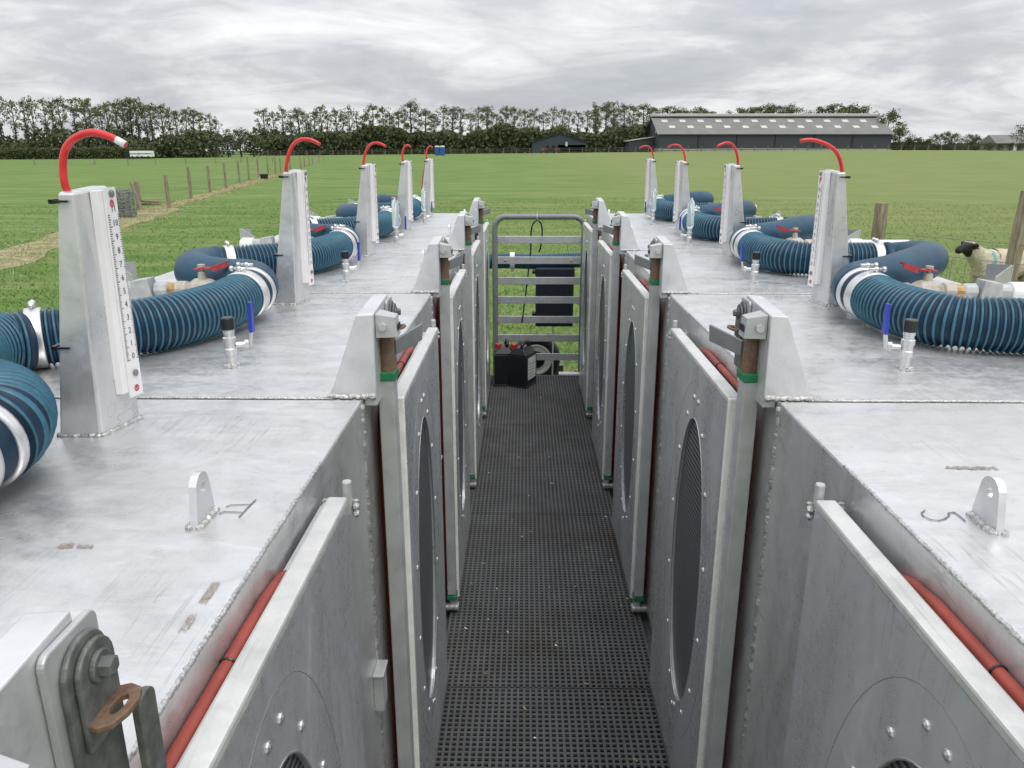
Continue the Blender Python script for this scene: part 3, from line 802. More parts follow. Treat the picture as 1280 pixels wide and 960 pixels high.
def pipe_meshes(s):
    d = PO[s]; y, z = .865, BH + .066; X = 'x'
    a = MB(s); a.lathe([(.026, .90 + d), (.029, .902 + d), (.029, .95 + d), (.024, .952 + d), (.024, (.955 if s < 0 else 1.16) + d), (.020, (.96 if s < 0 else 1.165) + d)], (0, y, z), X, 18)
    f = MB(s); f.hexa([(.80 + d, y - .03, z - .03), (.87 + d, y - .03, z - .03), (.87 + d, y + .03, z - .03), (.80 + d, y + .03, z - .03)], [(.815 + d, y - .026, z + .036), (.865 + d, y - .026, z + .028), (.865 + d, y + .026, z + .028), (.815 + d, y + .026, z + .036)])
    f.lathe([(.022, .76 + d), (.025, .765 + d), (.025, .80 + d)], (0, y, z), X, 8); f.lathe([(.024, .865 + d), (.024, .905 + d)], (0, y, z), X, 14)
    g = MB(s); g.lathe([(.021, .735 + d), (.021, .765 + d)], (0, y, z), X, 14)
    v = MB(s); v.lathe([(.022, .56 + d), (.026, .565 + d), (.026, .60 + d), (.020, .605 + d), (.033, .63 + d), (.036, .655 + d), (.033, .68 + d), (.020, .70 + d), (.026, .705 + d), (.026, .735 + d)], (0, y, z), X, 14)
    v.lathe([(.014, .03), (.012, .055), (.007, .056), (.007, .074)], (.655 + d, y, z), 'z', 10); v.lathe([(.012, .068), (.012, .076)], (.655 + d, y, z), 'z', 6)
    v.tube([(.565 + d, y, z), (.535 + d, y - .01, z - .02), (.525 + d, y - .012, z - .066)], .022, 12)
    r = MB(s); hx = .655 + d
    r.hexa([(hx + .02, y - .014, z + .060), (hx - .03, y - .014, z + .064), (hx - .03, y + .014, z + .064), (hx + .02, y + .014, z + .060)], [(hx + .02, y - .014, z + .064), (hx - .03, y - .014, z + .068), (hx - .03, y + .014, z + .068), (hx + .02, y + .014, z + .064)])
    r.hexa([(hx - .03, y - .014, z + .064), (hx - .085, y - .010, z + .082), (hx - .085, y + .010, z + .082), (hx - .03, y + .014, z + .064)], [(hx - .03, y - .014, z + .070), (hx - .085, y - .010, z + .087), (hx - .085, y + .010, z + .087), (hx - .03, y + .014, z + .070)])
    r.hexa([(hx - .04, y - .018, z + .056), (hx - .083, y - .013, z + .072), (hx - .083, y - .008, z + .072), (hx - .04, y - .011, z + .056)], [(hx - .04, y - .018, z + .072), (hx - .083, y - .013, z + .0875), (hx - .083, y - .008, z + .0875), (hx - .04, y - .011, z + .072)])
    return (a.mesh('white_pipe', ['white_plastic'], False), f.mesh('elbow_fitting', ['grey_fitting']), g.mesh('copper_ring', ['brass']), v.mesh('valve_body', ['beige_fitting']), r.mesh('handle', ['red_handle']))
ORD = {1: 'nearest', 2: 'second', 3: 'third', 4: 'farthest'}
for s in (-1, 1):
    for k in (1, 2, 3, 4):
        t = thing('supply_pipe', f'{ORD[k]} red-handled valve and white pipe on the {SIDE[s]} chambers, behind the ' + ('large front hose' if k == 1 else 'blue hose'), 'pipe valve', (FACE[s], Y0 + STEP*k, DECK), 0, 'red-handled supply pipes')
        for me in cached(('pipe', s), lambda: pipe_meshes(s)): link(me.name.split('.')[0], me, t, bevel=.002 if 'fitting' in me.name else 0)

# ------------------------------------------------------------------ walkway grating, trailer, gate and what stands at the far end
GX0, GX1 = -.285, .470
cuts = [.10, .912, 2.246, 3.580, 4.914, 6.12]
g_lab = ['grey grating panel at the bottom of the picture, nearest of the walkway', 'grey grating panel between the two nearest cross seams of the walkway', 'grey grating panel in the middle of the walkway',
         'grey grating panel in front of the panel with the black cans', 'far grey grating panel under the black cans by the gate']
for i, (a, b) in enumerate(zip(cuts, cuts[1:])):
    t = thing('floor_grating', g_lab[i], 'grating', (0, a, DECK - .032), 0, 'floor gratings of the walkway'); mb = MB(); L = b - a - .006
    nx = 36; pit = (GX1 - GX0) / nx; ny = round(L / .0212); py = L / ny
    for j in range(nx + 1):
        x = GX0 + j * pit; mb.box((x - .0041, 0, .020), (x + .0041, L, .030))
    for j in range(ny + 1):
        y = j * py; q = .0040
        mb.box((GX0, max(0, y - q), .0215), (GX1, min(L, y + q), .0287))
    link('grid', mb.mesh('grid', ['grating_grey']), t)
# droppings of straw and dirt caught on the grating
mb = MB(); g = random.Random(5)
for _ in range(110):
    x, y = g.uniform(GX0, GX1), g.uniform(1.3, 6); a = g.uniform(0, 3.14); l = g.uniform(.002, .009); w = g.uniform(.001, .003)
    z = .0008 + g.uniform(0, .0006); c, s_ = math.cos(a), math.sin(a)
    mb.cur = 0 if g.random() < .75 else 1
    mb.add([(x + c*l - s_*w, y + s_*l + c*w, DECK + z), (x - c*l - s_*w, y - s_*l + c*w, DECK + z + .001), (x - c*l + s_*w, y - s_*l - c*w, DECK + z), (x + c*l + s_*w, y + s_*l - c*w, DECK + z + .002)], [(0, 1, 2, 3)])
tag(link('straw_litter', mb.mesh('straw_litter', ['straw', 'white_plastic'] if 'straw' in MATS else ['sticker_residue', 'white_plastic'])), 'scattered straw bits and dirt lying on the walkway grating', 'litter', kind='stuff')

tr = thing('trailer', 'dark flat trailer carrying both rows of chambers and the walkway', 'trailer', (.09, 3.2, 0))
mb = MB(); mb.box((-1.55, -3.2, .30), (1.55, 2.98, .36)); link('bed', mb.mesh('bed', ['deck_dark']), tr)
mb = MB()
for x in (-1.5, -.41, .41, 1.45): mb.box((x - .03, -3.2, .361), (x + .03, 2.98, .435))
mb.box((-.45, 2.985, .28), (.45, 3.06, .43)); mb.box((-.06, 2.98, .30), (.06, 4.7, .38)); link('frame', mb.mesh('frame', ['dark_steel']), tr, bevel=.004)
for x in (-1.32, 1.32):
    for y in (-.9, .1):
        w = MB(); w.lathe([(.12, -.09), (.24, -.10), (.28, -.08), (.28, .08), (.24, .10), (.12, .09)], (x * .88, y, .0 + .28 - .0), 'x', 28); link('wheel', w.mesh('wheel', ['black_rubber']), tr, loc=(0, 0, -.001))

GY = 6.20
gate = thing('walkway_gate', 'grey round-topped metal gate with seven slats closing the far end of the walkway', 'gate', (.125, GY, DECK))
gx = .355; zt = CAM_H - .50 - DECK
mb = MB(); r = .085; rt_ = .0225
arc = [(-gx, 0, .0)] + [(-gx + r - r*math.cos(a), 0, zt - r + r*math.sin(a)) for a in np.linspace(0, math.pi/2, 8)] + [(gx - r + r*math.sin(a), 0, zt - r + r*math.cos(a)) for a in np.linspace(0, math.pi/2, 8)] + [(gx, 0, 0)]
mb.tube(arc, rt_, 14); link('tube_frame', mb.mesh('tube_frame', ['dull_galvanised'], False), gate)
for py in (299.5, 325, 350.5, 374.5, 399, 422, 445.5):
    z = at_depth(675, py, GY).z - DECK
    mb = MB(); mb.box((-gx + .021, -.008, z - .029), (gx - .021, .008, z + .029))
    mb.cur = 1
    if 320 < py < 330:
        for x in (-.27, .26): c = Vector((x, -.0085, z)); mb.tube_rings([(c, Vector((0, -1, 0)), .012), (c + Vector((0, -.006, 0)), Vector((0, -1, 0)), .010)], 8)
    link('slat', mb.mesh('slat', ['galvanised', 'bright_metal']), gate, bevel=.003)
mb = MB(); z0 = zt + .02
mb.hexa([(.375, -.06, zt - .55), (.395, -.06, zt - .55), (.395, -.02, zt - .55), (.375, -.02, zt - .55)], [(.395, -.08, zt + .0), (.430, -.08, zt + .0), (.430, -.02, zt + .0), (.395, -.02, zt + .0)])
mb.box((.385, -.10, zt + .0), (.44, -.02, zt + .06)); link('latch_bar', mb.mesh('latch_bar', ['dull_galvanised']), gate, bevel=.004)
ties = MB(); ties.tube([(.0 + .0235*math.cos(a)*0 - .02, .0245*math.cos(a), zt + .0245*math.sin(a)) for a in np.linspace(0, 2*math.pi, 16)], .003, 6); ties.box((-.0225, -.02, zt + .024), (-.018, -.016, zt + .04))
link('cable_tie', ties.mesh('cable_tie', ['white_plastic']), gate)

cab = MB(); cab.tube(spline([(.085 - .095, GY - .03, CAM_H - 1.35), (.085 - .055, GY + .03, CAM_H - 1.02), (.055, GY + .04, CAM_H - .80), (.060, GY + .035, CAM_H - .62), (.075, GY - .03, CAM_H - .55), (.105, GY - .034, CAM_H - .525), (.135, GY - .03, CAM_H - .55), (.148, GY + .035, CAM_H - .62), (.138, GY + .05, CAM_H - .74), (.12, GY + .09, CAM_H - .80)], .02), .006, 8)
tag(link('cable', cab.mesh('cable', ['black_rubber'], True)), 'thin black cable looped over the top bar of the gate', 'cable')
# cross hose behind the gate
ch = thing('cross_hose', 'blue ribbed hose lying straight across behind the gate', 'hose', (.125, GY + .30, 0)); mb = MB(); z = at_depth(660, 325, GY + .30).z
pts = spline([(-.62, .05, z - .03), (-.3, 0, z - .005), (0, 0, z - .012), (.25, 0, z), (.5, 0, z + .004), (.75, .04, z - .02)], .0145 / 4); prof = [.005, .001, -.0015, .001]
mb.tube(pts, [.062 + prof[i % 4] for i in range(len(pts))], 28, mats=[1 if i % 4 in (0, 3) else 0 for i in range(len(pts))]); link('ribbed_section', mb.mesh('ribbed_section', ['hose_navy', 'hose_ridge'], True), ch)
mb = MB(); x = at_depth(641, 325, GY + .3).x - .125
mb.tube([(x - .02, 0, z - .005), (x - .02, 0, z - .005), (x + .02, 0, z - .005), (x + .02, 0, z - .005)], [.06, .072, .072, .06], 30, caps=False); mb.box((x - .008, -.01, z - .10), (x + .008, .01, z - .07)); link('clamp', mb.mesh('clamp', ['white_plastic']), ch)

# dark navy box hanging behind the gate
A, B = at_depth(670.5, 336, GY + .16), at_depth(717, 408, GY + .16)
t = thing('control_box', 'tall dark navy plastic box standing behind the gate slats', 'box', ((A.x + B.x)/2, GY + .16, B.z)); w_, h_ = (B.x - A.x)/2, A.z - B.z
mb = MB(); mb.box((-w_, .0, 0), (w_, .13, h_)); link('case', mb.mesh('case', ['navy_plastic']), t, bevel=.012)
mb = MB(); mb.box((-w_ + .012, -.006, .02), (w_ - .012, -.001, h_ * .78)); link('panel', mb.mesh('panel', ['navy_plastic']), t, bevel=.003)
mb = MB(); mb.box((-w_ - .004, -.012, h_ * .79), (w_ + .004, .135, h_ + .006)); link('lid', mb.mesh('lid', ['navy_plastic']), t, bevel=.01)
for q in (.22, .95): mb = MB(); mb.tube([(-w_ - .03, .02, h_*q), (-w_ + .0, .02, h_*q)], .018, 10); link('connector', mb.mesh('connector', ['black_plastic']), t)
mb = MB(); mb.box((-.012, .05, -B.z + .385), (.0, .062, 0)); link('stand', mb.mesh('stand', ['white_plastic']), t)

# wheel lying behind the gate on the drawbar
c = at_depth(671, 447, GY + .34); zc = .215
t = thing('jockey_wheel', 'black tyred wheel with white rim standing behind the gate', 'wheel', (c.x, GY + .34, c.z - zc))
mb = MB(); mb.lathe([(.135, -.06), (.15, -.075), (.185, -.078), (.205, -.055), (.215, 0), (.205, .055), (.185, .078), (.15, .075), (.135, .06)], (0, 0, zc), 'y', 48); link('tyre', mb.mesh('tyre', ['black_rubber'], True), t)
mb = MB(); mb.lathe([(.138, -.062), (.138, -.070), (.128, -.074), (.10, -.060), (.085, -.058), (.080, -.05)], (0, 0, zc), 'y', 40); link('rim', mb.mesh('rim', ['rim_white']), t)
mb = MB(); mb.lathe([(.078, -.060), (.07, -.075), (.04, -.085), (.015, -.085)], (0, 0, zc), 'y', 32); link('hub', mb.mesh('hub', ['black_plastic']), t)
mb = MB(); mb.box((.13, .10, -.08), (.25, .20, .12)); mb.box((-.02, .09, zc - .02), (.16, .12, zc + .02)); link('axle_arm', mb.mesh('axle_arm', ['chassis']), t, bevel=.006)
# two black cans at the end of the walkway
def can_meshes():
    b = MB(); w2, d2, h = .082, .10, .255
    b.hexa([(-w2, -d2, .012), (w2, -d2, .012), (w2, d2, .012), (-w2, d2, .012)], [(-w2, -d2, h), (w2, -d2, h), (w2, d2, h), (-w2, d2, h)])
    b.hexa([(-w2, -d2, h), (w2, -d2, h), (w2, d2, h), (-w2, d2, h)], [(-.035, -.07, h + .055), (.040, -.07, h + .055), (.040, .07, h + .055), (-.035, .07, h + .055)])
    b.box((-w2 - .004, -d2 - .004, 0), (w2 + .004, d2 + .004, .016))
    hd = MB(); hd.tube(spline([(.020, -.06, h + .05), (.025, -.055, h + .080), (.025, 0, h + .092), (.025, .055, h + .078), (.02, .07, h + .045)], .012), .013, 10)
    cp = MB(); cp.lathe([(.026, h + .048), (.026, h + .078), (.023, h + .082)], (-.048, -.055, 0), 'z', 18)
    lb = MB(); lb.box((w2 + .0005, -.075, .06), (w2 + .002, .07, .235)); lb.cur = 1
    for q in range(5): lb.box((w2 + .0021, -.06, .08 + q*.025), (w2 + .0026, .05 - .02*(q % 2), .088 + q*.025))
    return b.mesh('body', ['black_plastic']), hd.mesh('carry_handle', ['black_plastic'], True), cp.mesh('screw_cap', ['red_cap']), lb.mesh('label_panel', ['white_plastic', 'grey_fitting'])
cans = [('black plastic can with red cap, its white label side showing, right of two', at_depth(654, 469, 5.86), -.42), ('black plastic can with red cap against the left wall of the walkway, left of two', at_depth(631, 468, 5.90), .10)]
for i, (lab, p, rz) in enumerate(cans):
    t = thing('plastic_can', lab, 'can', (p.x, p.y, DECK), rz, 'black cans at the end of the walkway')
    for me in cached('can', can_meshes): link(me.name.split('.')[0], me, t, bevel=.008 if me.name.startswith('body') else 0)
mb = MB(); p = at_depth(713, 464, 6.13); mb.hexa([(-.09, -.03, .0), (.11, -.03, .0), (.11, .03, .0), (-.09, .03, .0)], [(-.09, -.03, .012), (.11, -.026, .016), (.11, .03, .014), (-.09, .03, .018)])
o = link('white_strip', mb.mesh('white_strip', ['white_plastic']), None, (p.x, p.y, DECK + .001), bevel=.003); tag(o, 'small white plastic strip lying on the grating end beside the wheel', 'strip')

# ------------------------------------------------------------------ field
def grid_mesh(xs, ys, zf):
    V = [(x, y, zf(x, y)) for y in ys for x in xs]; n = len(xs)
    Fc = [(j*n + i, j*n + i + 1, (j+1)*n + i + 1, (j+1)*n + i) for j in range(len(ys) - 1) for i in range(n - 1)]
    me = bpy.data.meshes.new('ground'); me.from_pydata(V, [], Fc); me.polygons.foreach_set('use_smooth', [True]*len(Fc)); return me
xs = list(np.concatenate([np.linspace(-1500, -220, 12), np.linspace(-200, 200, 60), np.linspace(220, 1500, 12)]))
ys = list(np.concatenate([np.linspace(-300, -10, 8), np.linspace(0, 300, 76), np.linspace(340, 2500, 16)]))
me = grid_mesh(xs, ys, ground_z); me.materials.append(MATS['field_grass'])
tag(link('ground', me), kind='structure')

def card_mesh(name, P, sizes, mat, upright=False, elong=1.0):
    # many small leaf faces from numpy arrays
    n = len(P); d = rng.normal(size=(n, 3))
    if upright: d[:, 2] *= .25
    d /= np.linalg.norm(d, axis=1)[:, None]
    a = rng.normal(size=(n, 3)); u = np.cross(d, a); u /= np.linalg.norm(u, axis=1)[:, None]; v = np.cross(d, u)
    s = sizes[:, None]; u = u * s; v = v * s * elong
    V = np.stack([P - u*.5, P + v*.5 + u*.08, P + u*.5, P - v*.5 - u*.08], 1).reshape(-1, 3)
    return quads(name, V, mat, rng.random(n))
def quads(name, V, mat, shade, k=4):
    n = len(V) // k; me = bpy.data.meshes.new(name)
    me.vertices.add(len(V)); me.vertices.foreach_set('co', V.astype(np.float32).ravel())
    me.loops.add(len(V)); me.loops.foreach_set('vertex_index', np.arange(len(V), dtype=np.int32))
    me.polygons.add(n); me.polygons.foreach_set('loop_start', np.arange(0, len(V), k, dtype=np.int32)); me.polygons.foreach_set('loop_total', np.full(n, k, dtype=np.int32))
    at = me.attributes.new('shade', 'FLOAT', 'POINT'); at.data.foreach_set('value', np.repeat(shade, k).astype(np.float32))
    me.materials.append(MATS[mat]); me.update(calc_edges=True); return me

def blades(n, region, hmin, hmax, mat, name, label, keep=lambda x, y: True):
    pts = []
    while len(pts) < n:
        x, y = region()
        if keep(x, y): pts.append((x, y))
    P = np.array(pts); D = np.hypot(P[:, 0], P[:, 1])[:, None]
    a = rng.uniform(0, 2*np.pi, n); w = (.004 + .00035*D[:, 0]) * rng.uniform(.7, 1.4, n); h = rng.uniform(hmin, hmax, n)
    base = np.column_stack([P, [ground_z(x, y) - .005 for x, y in pts]]); dx = np.column_stack([np.cos(a)*w, np.sin(a)*w, np.zeros(n)])
    tip = base + np.column_stack([rng.normal(0, .8, n)*h, rng.normal(0, .8, n)*h, h])
    V = np.stack([base - dx, base + dx, tip], 1).reshape(-1, 3)
    tag(link(name, quads(name, V, mat, rng.random(n), 3)), label, kind='stuff', cat='grass')
def field_pt():
    d = 5.5 * (40/5.5) ** (rng.random() ** 1.5); a = rng.uniform(-.68, .66)
    return d * math.sin(a), d * math.cos(a)
offtrailer = lambda x, y: not (-1.5 < x < 1.7 and y < 6.3)
blades(190000, field_pt, .012, .045, 'blade_green', 'grass', 'short grazed green grass covering the field', offtrailer)

# dry worn strip along the left fence
F0, F1 = on_plane(172, 262, 0), on_plane(333, 219.5, 0)
fd = (F1 - F0).normalized(); fn_ = Vector((-fd.y, fd.x, 0))
def straw_pt():
    t = rng.uniform(-.42, 1.15)
    p = F0.lerp(F1, t) + fn_ * (rng.normal(-.85, .38) + (0 if t > -.05 else rng.normal(-.3, .6)))
    return p.x, p.y
V, Fc = [], []; nseg = 60; gg = random.Random(3)
for i in range(nseg + 1):
    t = -.45 + 1.65 * i / nseg; p = F0.lerp(F1, t)
    a, b = (-1.05 if t > 0 else -1.7) + gg.uniform(-.25, .25), -.30 + gg.uniform(-.25, .25)
    for q in (a, a*.6 + b*.4, b): V.append(tuple(p + fn_*q + Vector((0, 0, .006 + ground_z(p.x, p.y)))))
    if i:
        k = 3*i
        for j in (0, 1): Fc.append((k - 3 + j, k - 2 + j, k + 1 + j, k + j))
me = bpy.data.meshes.new('path'); me.from_pydata(V, [], Fc)
def track_mat():
    m, nt, b = nodes_of('dry_track'); p = position(nt); f = noise(nt, p, 2.2, 6, .7); f2 = noise(nt, p, 14, 4, .7)
    c = ramp(nt, f, [(.36, (.13, .180, .050)), (.48, (.25, .225, .11)), (.66, (.42, .35, .20))])
    nt.links.new(mixc(nt, maprange(nt, f2, .45, .7, 0, .40), c, (.30, .275, .14)), b.inputs['Base Color']); b.inputs['Roughness'].default_value = .95; bump(nt, b, f2, .6, .05)
track_mat(); me.materials.append(MATS['dry_track']); tag(link('path', me), kind='structure')
blades(4500, straw_pt, .03, .10, 'blade_straw', 'dry_grass', 'straw-coloured dry grass along the left fence line')

# ------------------------------------------------------------------ fences
def post_part(parent, base, top, r, seed, lean=(0, 0), sq=False):
    g = random.Random(seed); mb = MB(); b = base - parent.location; n = 5
    pts = [b + Vector((lean[0]*t, lean[1]*t, 0)) + Vector((g.uniform(-1, 1), g.uniform(-1, 1), 0))*r*.08 + Vector((0, 0, -.15 + (top + .15)*t)) for t in np.linspace(0, 1, n)]
    mb.tube(pts, [r*1.05, r, r*.98, r*.97, r*.90], 9); return link('post', mb.mesh('post', ['weathered_wood'], False), parent)
fx = [(172, 229, 262), (209, 221, 260), (237, 211, 249), (261, 209, 241), (281, 205, 235), (298, 202, 228), (310, 198, 225), (322, 199, 222), (334, 198, 218), (344, 197, 219.5), (350, 198, 217), (362, 197, 214), (375, 197, 212), (380, 197, 210.5), (386, 196, 209), (390, 196, 208), (398, 195, 206), (404, 195, 204)]
fence = thing('wire_fence', 'wooden post and wire fence running away along the left side of the field', 'fence', tuple(F0))
prev = None; tops = []
for i, (u, v0, v1) in enumerate(fx):
    b = on_plane(u, v1, 0); h = (v1 - v0) * (b.y*.957 + .65) / F * 1.02
    post_part(fence, b, h, .078 if i else .10, i); tops.append(b)
post_part(fence, on_plane(175, 263, 0), 1.06, .065, 77, (-.35, .1))
mb = MB()
for z in (.35, .62, .9): mb.tube([b + Vector((0, 0, z)) - fence.location for b in tops], .006, 4)
link('wire', mb.mesh('wire', ['wire']), fence)
rail = MB(); p = on_plane(180, 262, 0) - fence.location
rail.tube([p + Vector((-.4, .25, .18)), p + Vector((.55, .1, .22))], .05, 8); rail.tube([p + Vector((-.4, .15, .34)), p + Vector((.5, .12, .30))], .045, 8); link('rail', rail.mesh('rail', ['weathered_wood']), fence)
# wire netting bundle by the first post
nb = MB(); g = random.Random(9); c = on_plane(152, 272, 0)
for j in range(46):
    a0 = g.uniform(0, 6.28); rx = g.uniform(.22, .5); pts = []
    zz = .03 + j*.0205
    for a in np.linspace(0, 2*math.pi, 15): pts.append(Vector((rx*math.cos(a + a0) + g.uniform(-.04, .04), rx*.7*math.sin(a + a0) + g.uniform(-.04, .04), max(.012, zz + g.uniform(-.03, .03)))))
    nb.tube(pts, .007, 4, caps=False)
for j in range(60):
    a = g.uniform(0, 6.28); r_ = g.uniform(.25, .5); x, y = r_*math.cos(a), r_*.7*math.sin(a); nb.tube([(x, y, .0), (x + g.uniform(-.1, .1), y + g.uniform(-.1, .1), .5), (x + g.uniform(-.15, .15), y, g.uniform(.85, 1.0))], .007, 4)
o = link('netting_roll', nb.mesh('netting_roll', ['net_grey'], False), None, tuple(c)); tag(o, 'crumpled grey roll of wire netting beside the leaning first fence post', 'wire netting')
tb = MB(); c = on_plane(329, 224, 0); tb.lathe([(.22, 0), (.26, .02), (.33, .38), (.36, .40), (.35, .42), (.30, .41), (.24, .08), (.02, .07)], (0, 0, 0), 'z', 24)
o = link('feed_tub', tb.mesh('feed_tub', ['black_rubber']), None, tuple(c)); tag(o, 'low black rubber tub on the grass by the left fence', 'tub')

# thin cross fence farther out on the left
f2 = thing('wire_fence', 'distant thin row of small posts crossing the left field before the hedge', 'fence', tuple(on_plane(38, 207.5, 0))); tp = []
for i, (u, v) in enumerate([(-40, 207.5), (38, 207.5), (75, 207.8), (115, 208), (157, 208.2), (192, 207.8), (230, 207.4), (268, 207), (300, 206), (340, 205)]):
    b = on_plane(u, v, 0); post_part(f2, b, 1.15, .09, 200 + i); tp.append(b)
mb = MB(); [mb.tube([b + Vector((0, 0, z)) - f2.location for b in tp], .012, 4) for z in (.5, .95)]; link('wire', mb.mesh('wire', ['wire']), f2)
# near right fence with netting in front of the sheep
f3 = thing('wire_fence', 'thick wooden posts with wire netting in front of the sheep on the right', 'fence', (5.3, 10.6, 0)); tp = []
for i, (u, v, Y, r, ln) in enumerate([(1100, 253, 11.0, .095, (0, 0)), (1275, 238, 9.6, .085, (.05, 0)), (1420, 240, 8.4, .08, (0, 0))]):
    q = at_depth(u, v, Y); b = Vector((q.x, Y, 0)); post_part(f3, b, q.z, r, 300 + i, ln); tp.append(b)
mb = MB()
for z in (.18, .36, .54, .72, .92, 1.15): mb.tube([b + Vector((0, 0, z)) - f3.location for b in tp], .0035, 4)
for b0, b1 in zip(tp, tp[1:]):
    n = int((b1 - b0).length / .17)
    for i in range(1, n): q = b0.lerp(b1, i/n) - f3.location; mb.tube([q + Vector((0, 0, .18)), q + Vector((0, 0, .92))], .0028, 4)
link('netting', mb.mesh('netting', ['wire']), f3)
# far post-and-rail fence along the end of the field
f4 = thing('rail_fence', 'distant dark post and rail fence along the far end of the field', 'fence', (0, 238, 1.4)); X0, X1 = -92, 150; n = 62
zg = lambda x: ground_z(x, 238)
for i in range(n + 1):
    x = X0 + (X1 - X0)*i/n; mb = MB(); mb.box((x - .12, -.12, zg(x) - 1.6), (x + .12, .12, zg(x) - 1.4 + 1.55)); link('post', mb.mesh('post', ['weathered_wood']), f4)
mb = MB()
for z in (.5, .95, 1.4):
    for i in range(n):
        x, x2 = X0 + (X1 - X0)*i/n, X0 + (X1 - X0)*(i+1)/n; a, b = zg(x) - 1.4 + z, zg(x2) - 1.4 + z
        mb.hexa([(x, -.17, a - .09), (x2, -.17, b - .09), (x2, -.122, b - .09), (x, -.122, a - .09)], [(x, -.17, a + .09), (x2, -.17, b + .09), (x2, -.122, b + .09), (x, -.122, a + .09)])
link('rails', mb.mesh('rails', ['bark']), f4)

# ------------------------------------------------------------------ farm buildings
def G(x, y): return ground_z(x, y)
bx0, bx1, by0, by1 = 41.8, 113.2, 250, 279
t = thing('long_barn', 'long dark clad barn with grey skylit roof behind the field', 'barn', ((bx0+bx1)/2, by0, G(60, 250) - .1)); L2 = (bx1 - bx0)/2; D = by1 - by0; EV, RG = 5.2, 10.6
mb = MB(); mb.box((-L2, 0, 1.0), (L2, D, EV)); mb.prism([(0.02, EV), (D - .02, EV), (D/2, RG)], 'x', -L2, L2); link('wall', mb.mesh('wall', ['barn_cladding']), t)
mb = MB(); mb.box((-L2 - .06, -.06, 0), (L2 + .06, D + .06, 1.05)); link('plinth', mb.mesh('plinth', ['concrete']), t)
mb = MB(); sl = (RG - EV)/(D/2)
for sgn in (0, 1):
    y0, y1 = (-.6, D/2) if sgn == 0 else (D + .6, D/2)
    mb.hexa([(-L2 - .7, y0, EV - .6*sl + .12), (L2 + .7, y0, EV - .6*sl + .12), (L2 + .7, y1, RG + .12), (-L2 - .7, y1, RG + .12)], [(-L2 - .7, y0, EV - .6*sl + .3), (L2 + .7, y0, EV - .6*sl + .3), (L2 + .7, y1, RG + .3), (-L2 - .7, y1, RG + .3)])
rf = link('roof', mb.mesh('roof', ['barn_roof']), t)
mb = MB(); mb.box((-L2 - .8, D/2 - 1.6, RG + .25), (L2 + .8, D/2 + 1.6, RG + 1.15)); link('ridge_vent', mb.mesh('ridge_vent', ['barn_ridge']), rf, bevel=.2)
for row, (fy, off) in enumerate(((.36, 3.2), (.72, 1.2))):
    for i in range(12):
        x = -L2 + off + 1.5 + i*5.75 + (row*.4); y = fy*D/2; z = EV + y*sl + .33
        mb = MB(); mb.hexa([(x - .95, y - 1.0, z - sl), (x + .95, y - 1.0, z - sl), (x + .95, y + 1.0, z + sl), (x - .95, y + 1.0, z + sl)], [(x - .95, y - 1.0, z - sl + .06), (x + .95, y - 1.0, z - sl + .06), (x + .95, y + 1.0, z + sl + .06), (x - .95, y + 1.0, z + sl + .06)])
        link('skylight', mb.mesh('skylight', ['skylight']), rf)
mb = MB(); mb.box((-L2 - .10, 6.0, 5.6), (-L2 - .03, 7.2, 8.6)); link('gable_panel', mb.mesh('gable_panel', ['skylight']), t)
for x in np.linspace(-L2 + 12, L2 - 12, 5):
    mb = MB(); mb.box((x - .12, -.14, 1.06), (x + .12, -.02, EV - .3)); link('downpipe', mb.mesh('downpipe', ['dark_opening']), t)
mb = MB(); mb.prism([(0, 0), (0, 3.2), (8, 4.4), (8, 0)], 'y', 1, 12)
ln = link('lean_to', mb.mesh('lean_to', ['barn_cladding']), t, (-L2 - 8.1, 8, 0)); mb = MB(); mb.hexa([(-.5, .6, 3.2), (8, .6, 4.45), (8, 12.4, 4.45), (-.5, 12.4, 3.2)], [(-.5, .6, 3.45), (8, .6, 4.7), (8, 12.4, 4.7), (-.5, 12.4, 3.45)]); link('roof', mb.mesh('roof', ['barn_ridge']), ln)

sx0, sx1, sy = at_depth(665, 190, 262).x, at_depth(733, 190, 262).x, 262; wd = (sx1 - sx0)/2
t = thing('open_shed', 'small dark gabled shed with an open front, left of the long barn', 'shed', ((sx0+sx1)/2, sy, G(10, 262) - .1))
mb = MB(); mb.prism([(-wd, 2.6), (-wd, 3.4), (0, 6.0), (wd, 3.4), (wd, 2.6)], 'y', 0, 12); mb.box((-wd, .0, 0), (-wd*.05, 12, 2.598)); mb.box((wd - .4, 0, 0), (wd, 12, 2.598)); mb.box((-wd*.05 + .01, 11, 0), (wd - .41, 12, 2.597)); link('wall', mb.mesh('wall', ['barn_cladding']), t)
mb = MB()
for sg in (-1, 1): mb.hexa([(sg*(wd + .4), -.4, 3.35), (0, -.4, 6.15), (0, 12.4, 6.15), (sg*(wd + .4), 12.4, 3.35)], [(sg*(wd + .4), -.4, 3.5), (0, -.4, 6.32), (0, 12.4, 6.32), (sg*(wd + .4), 12.4, 3.5)])
link('roof', mb.mesh('roof', ['barn_cladding']), t)
mb = MB(); mb.box((wd*.22, -.12, 2.2), (wd*.30, -.03, 3.5)); link('sign_board', mb.mesh('sign_board', ['skylight']), t)

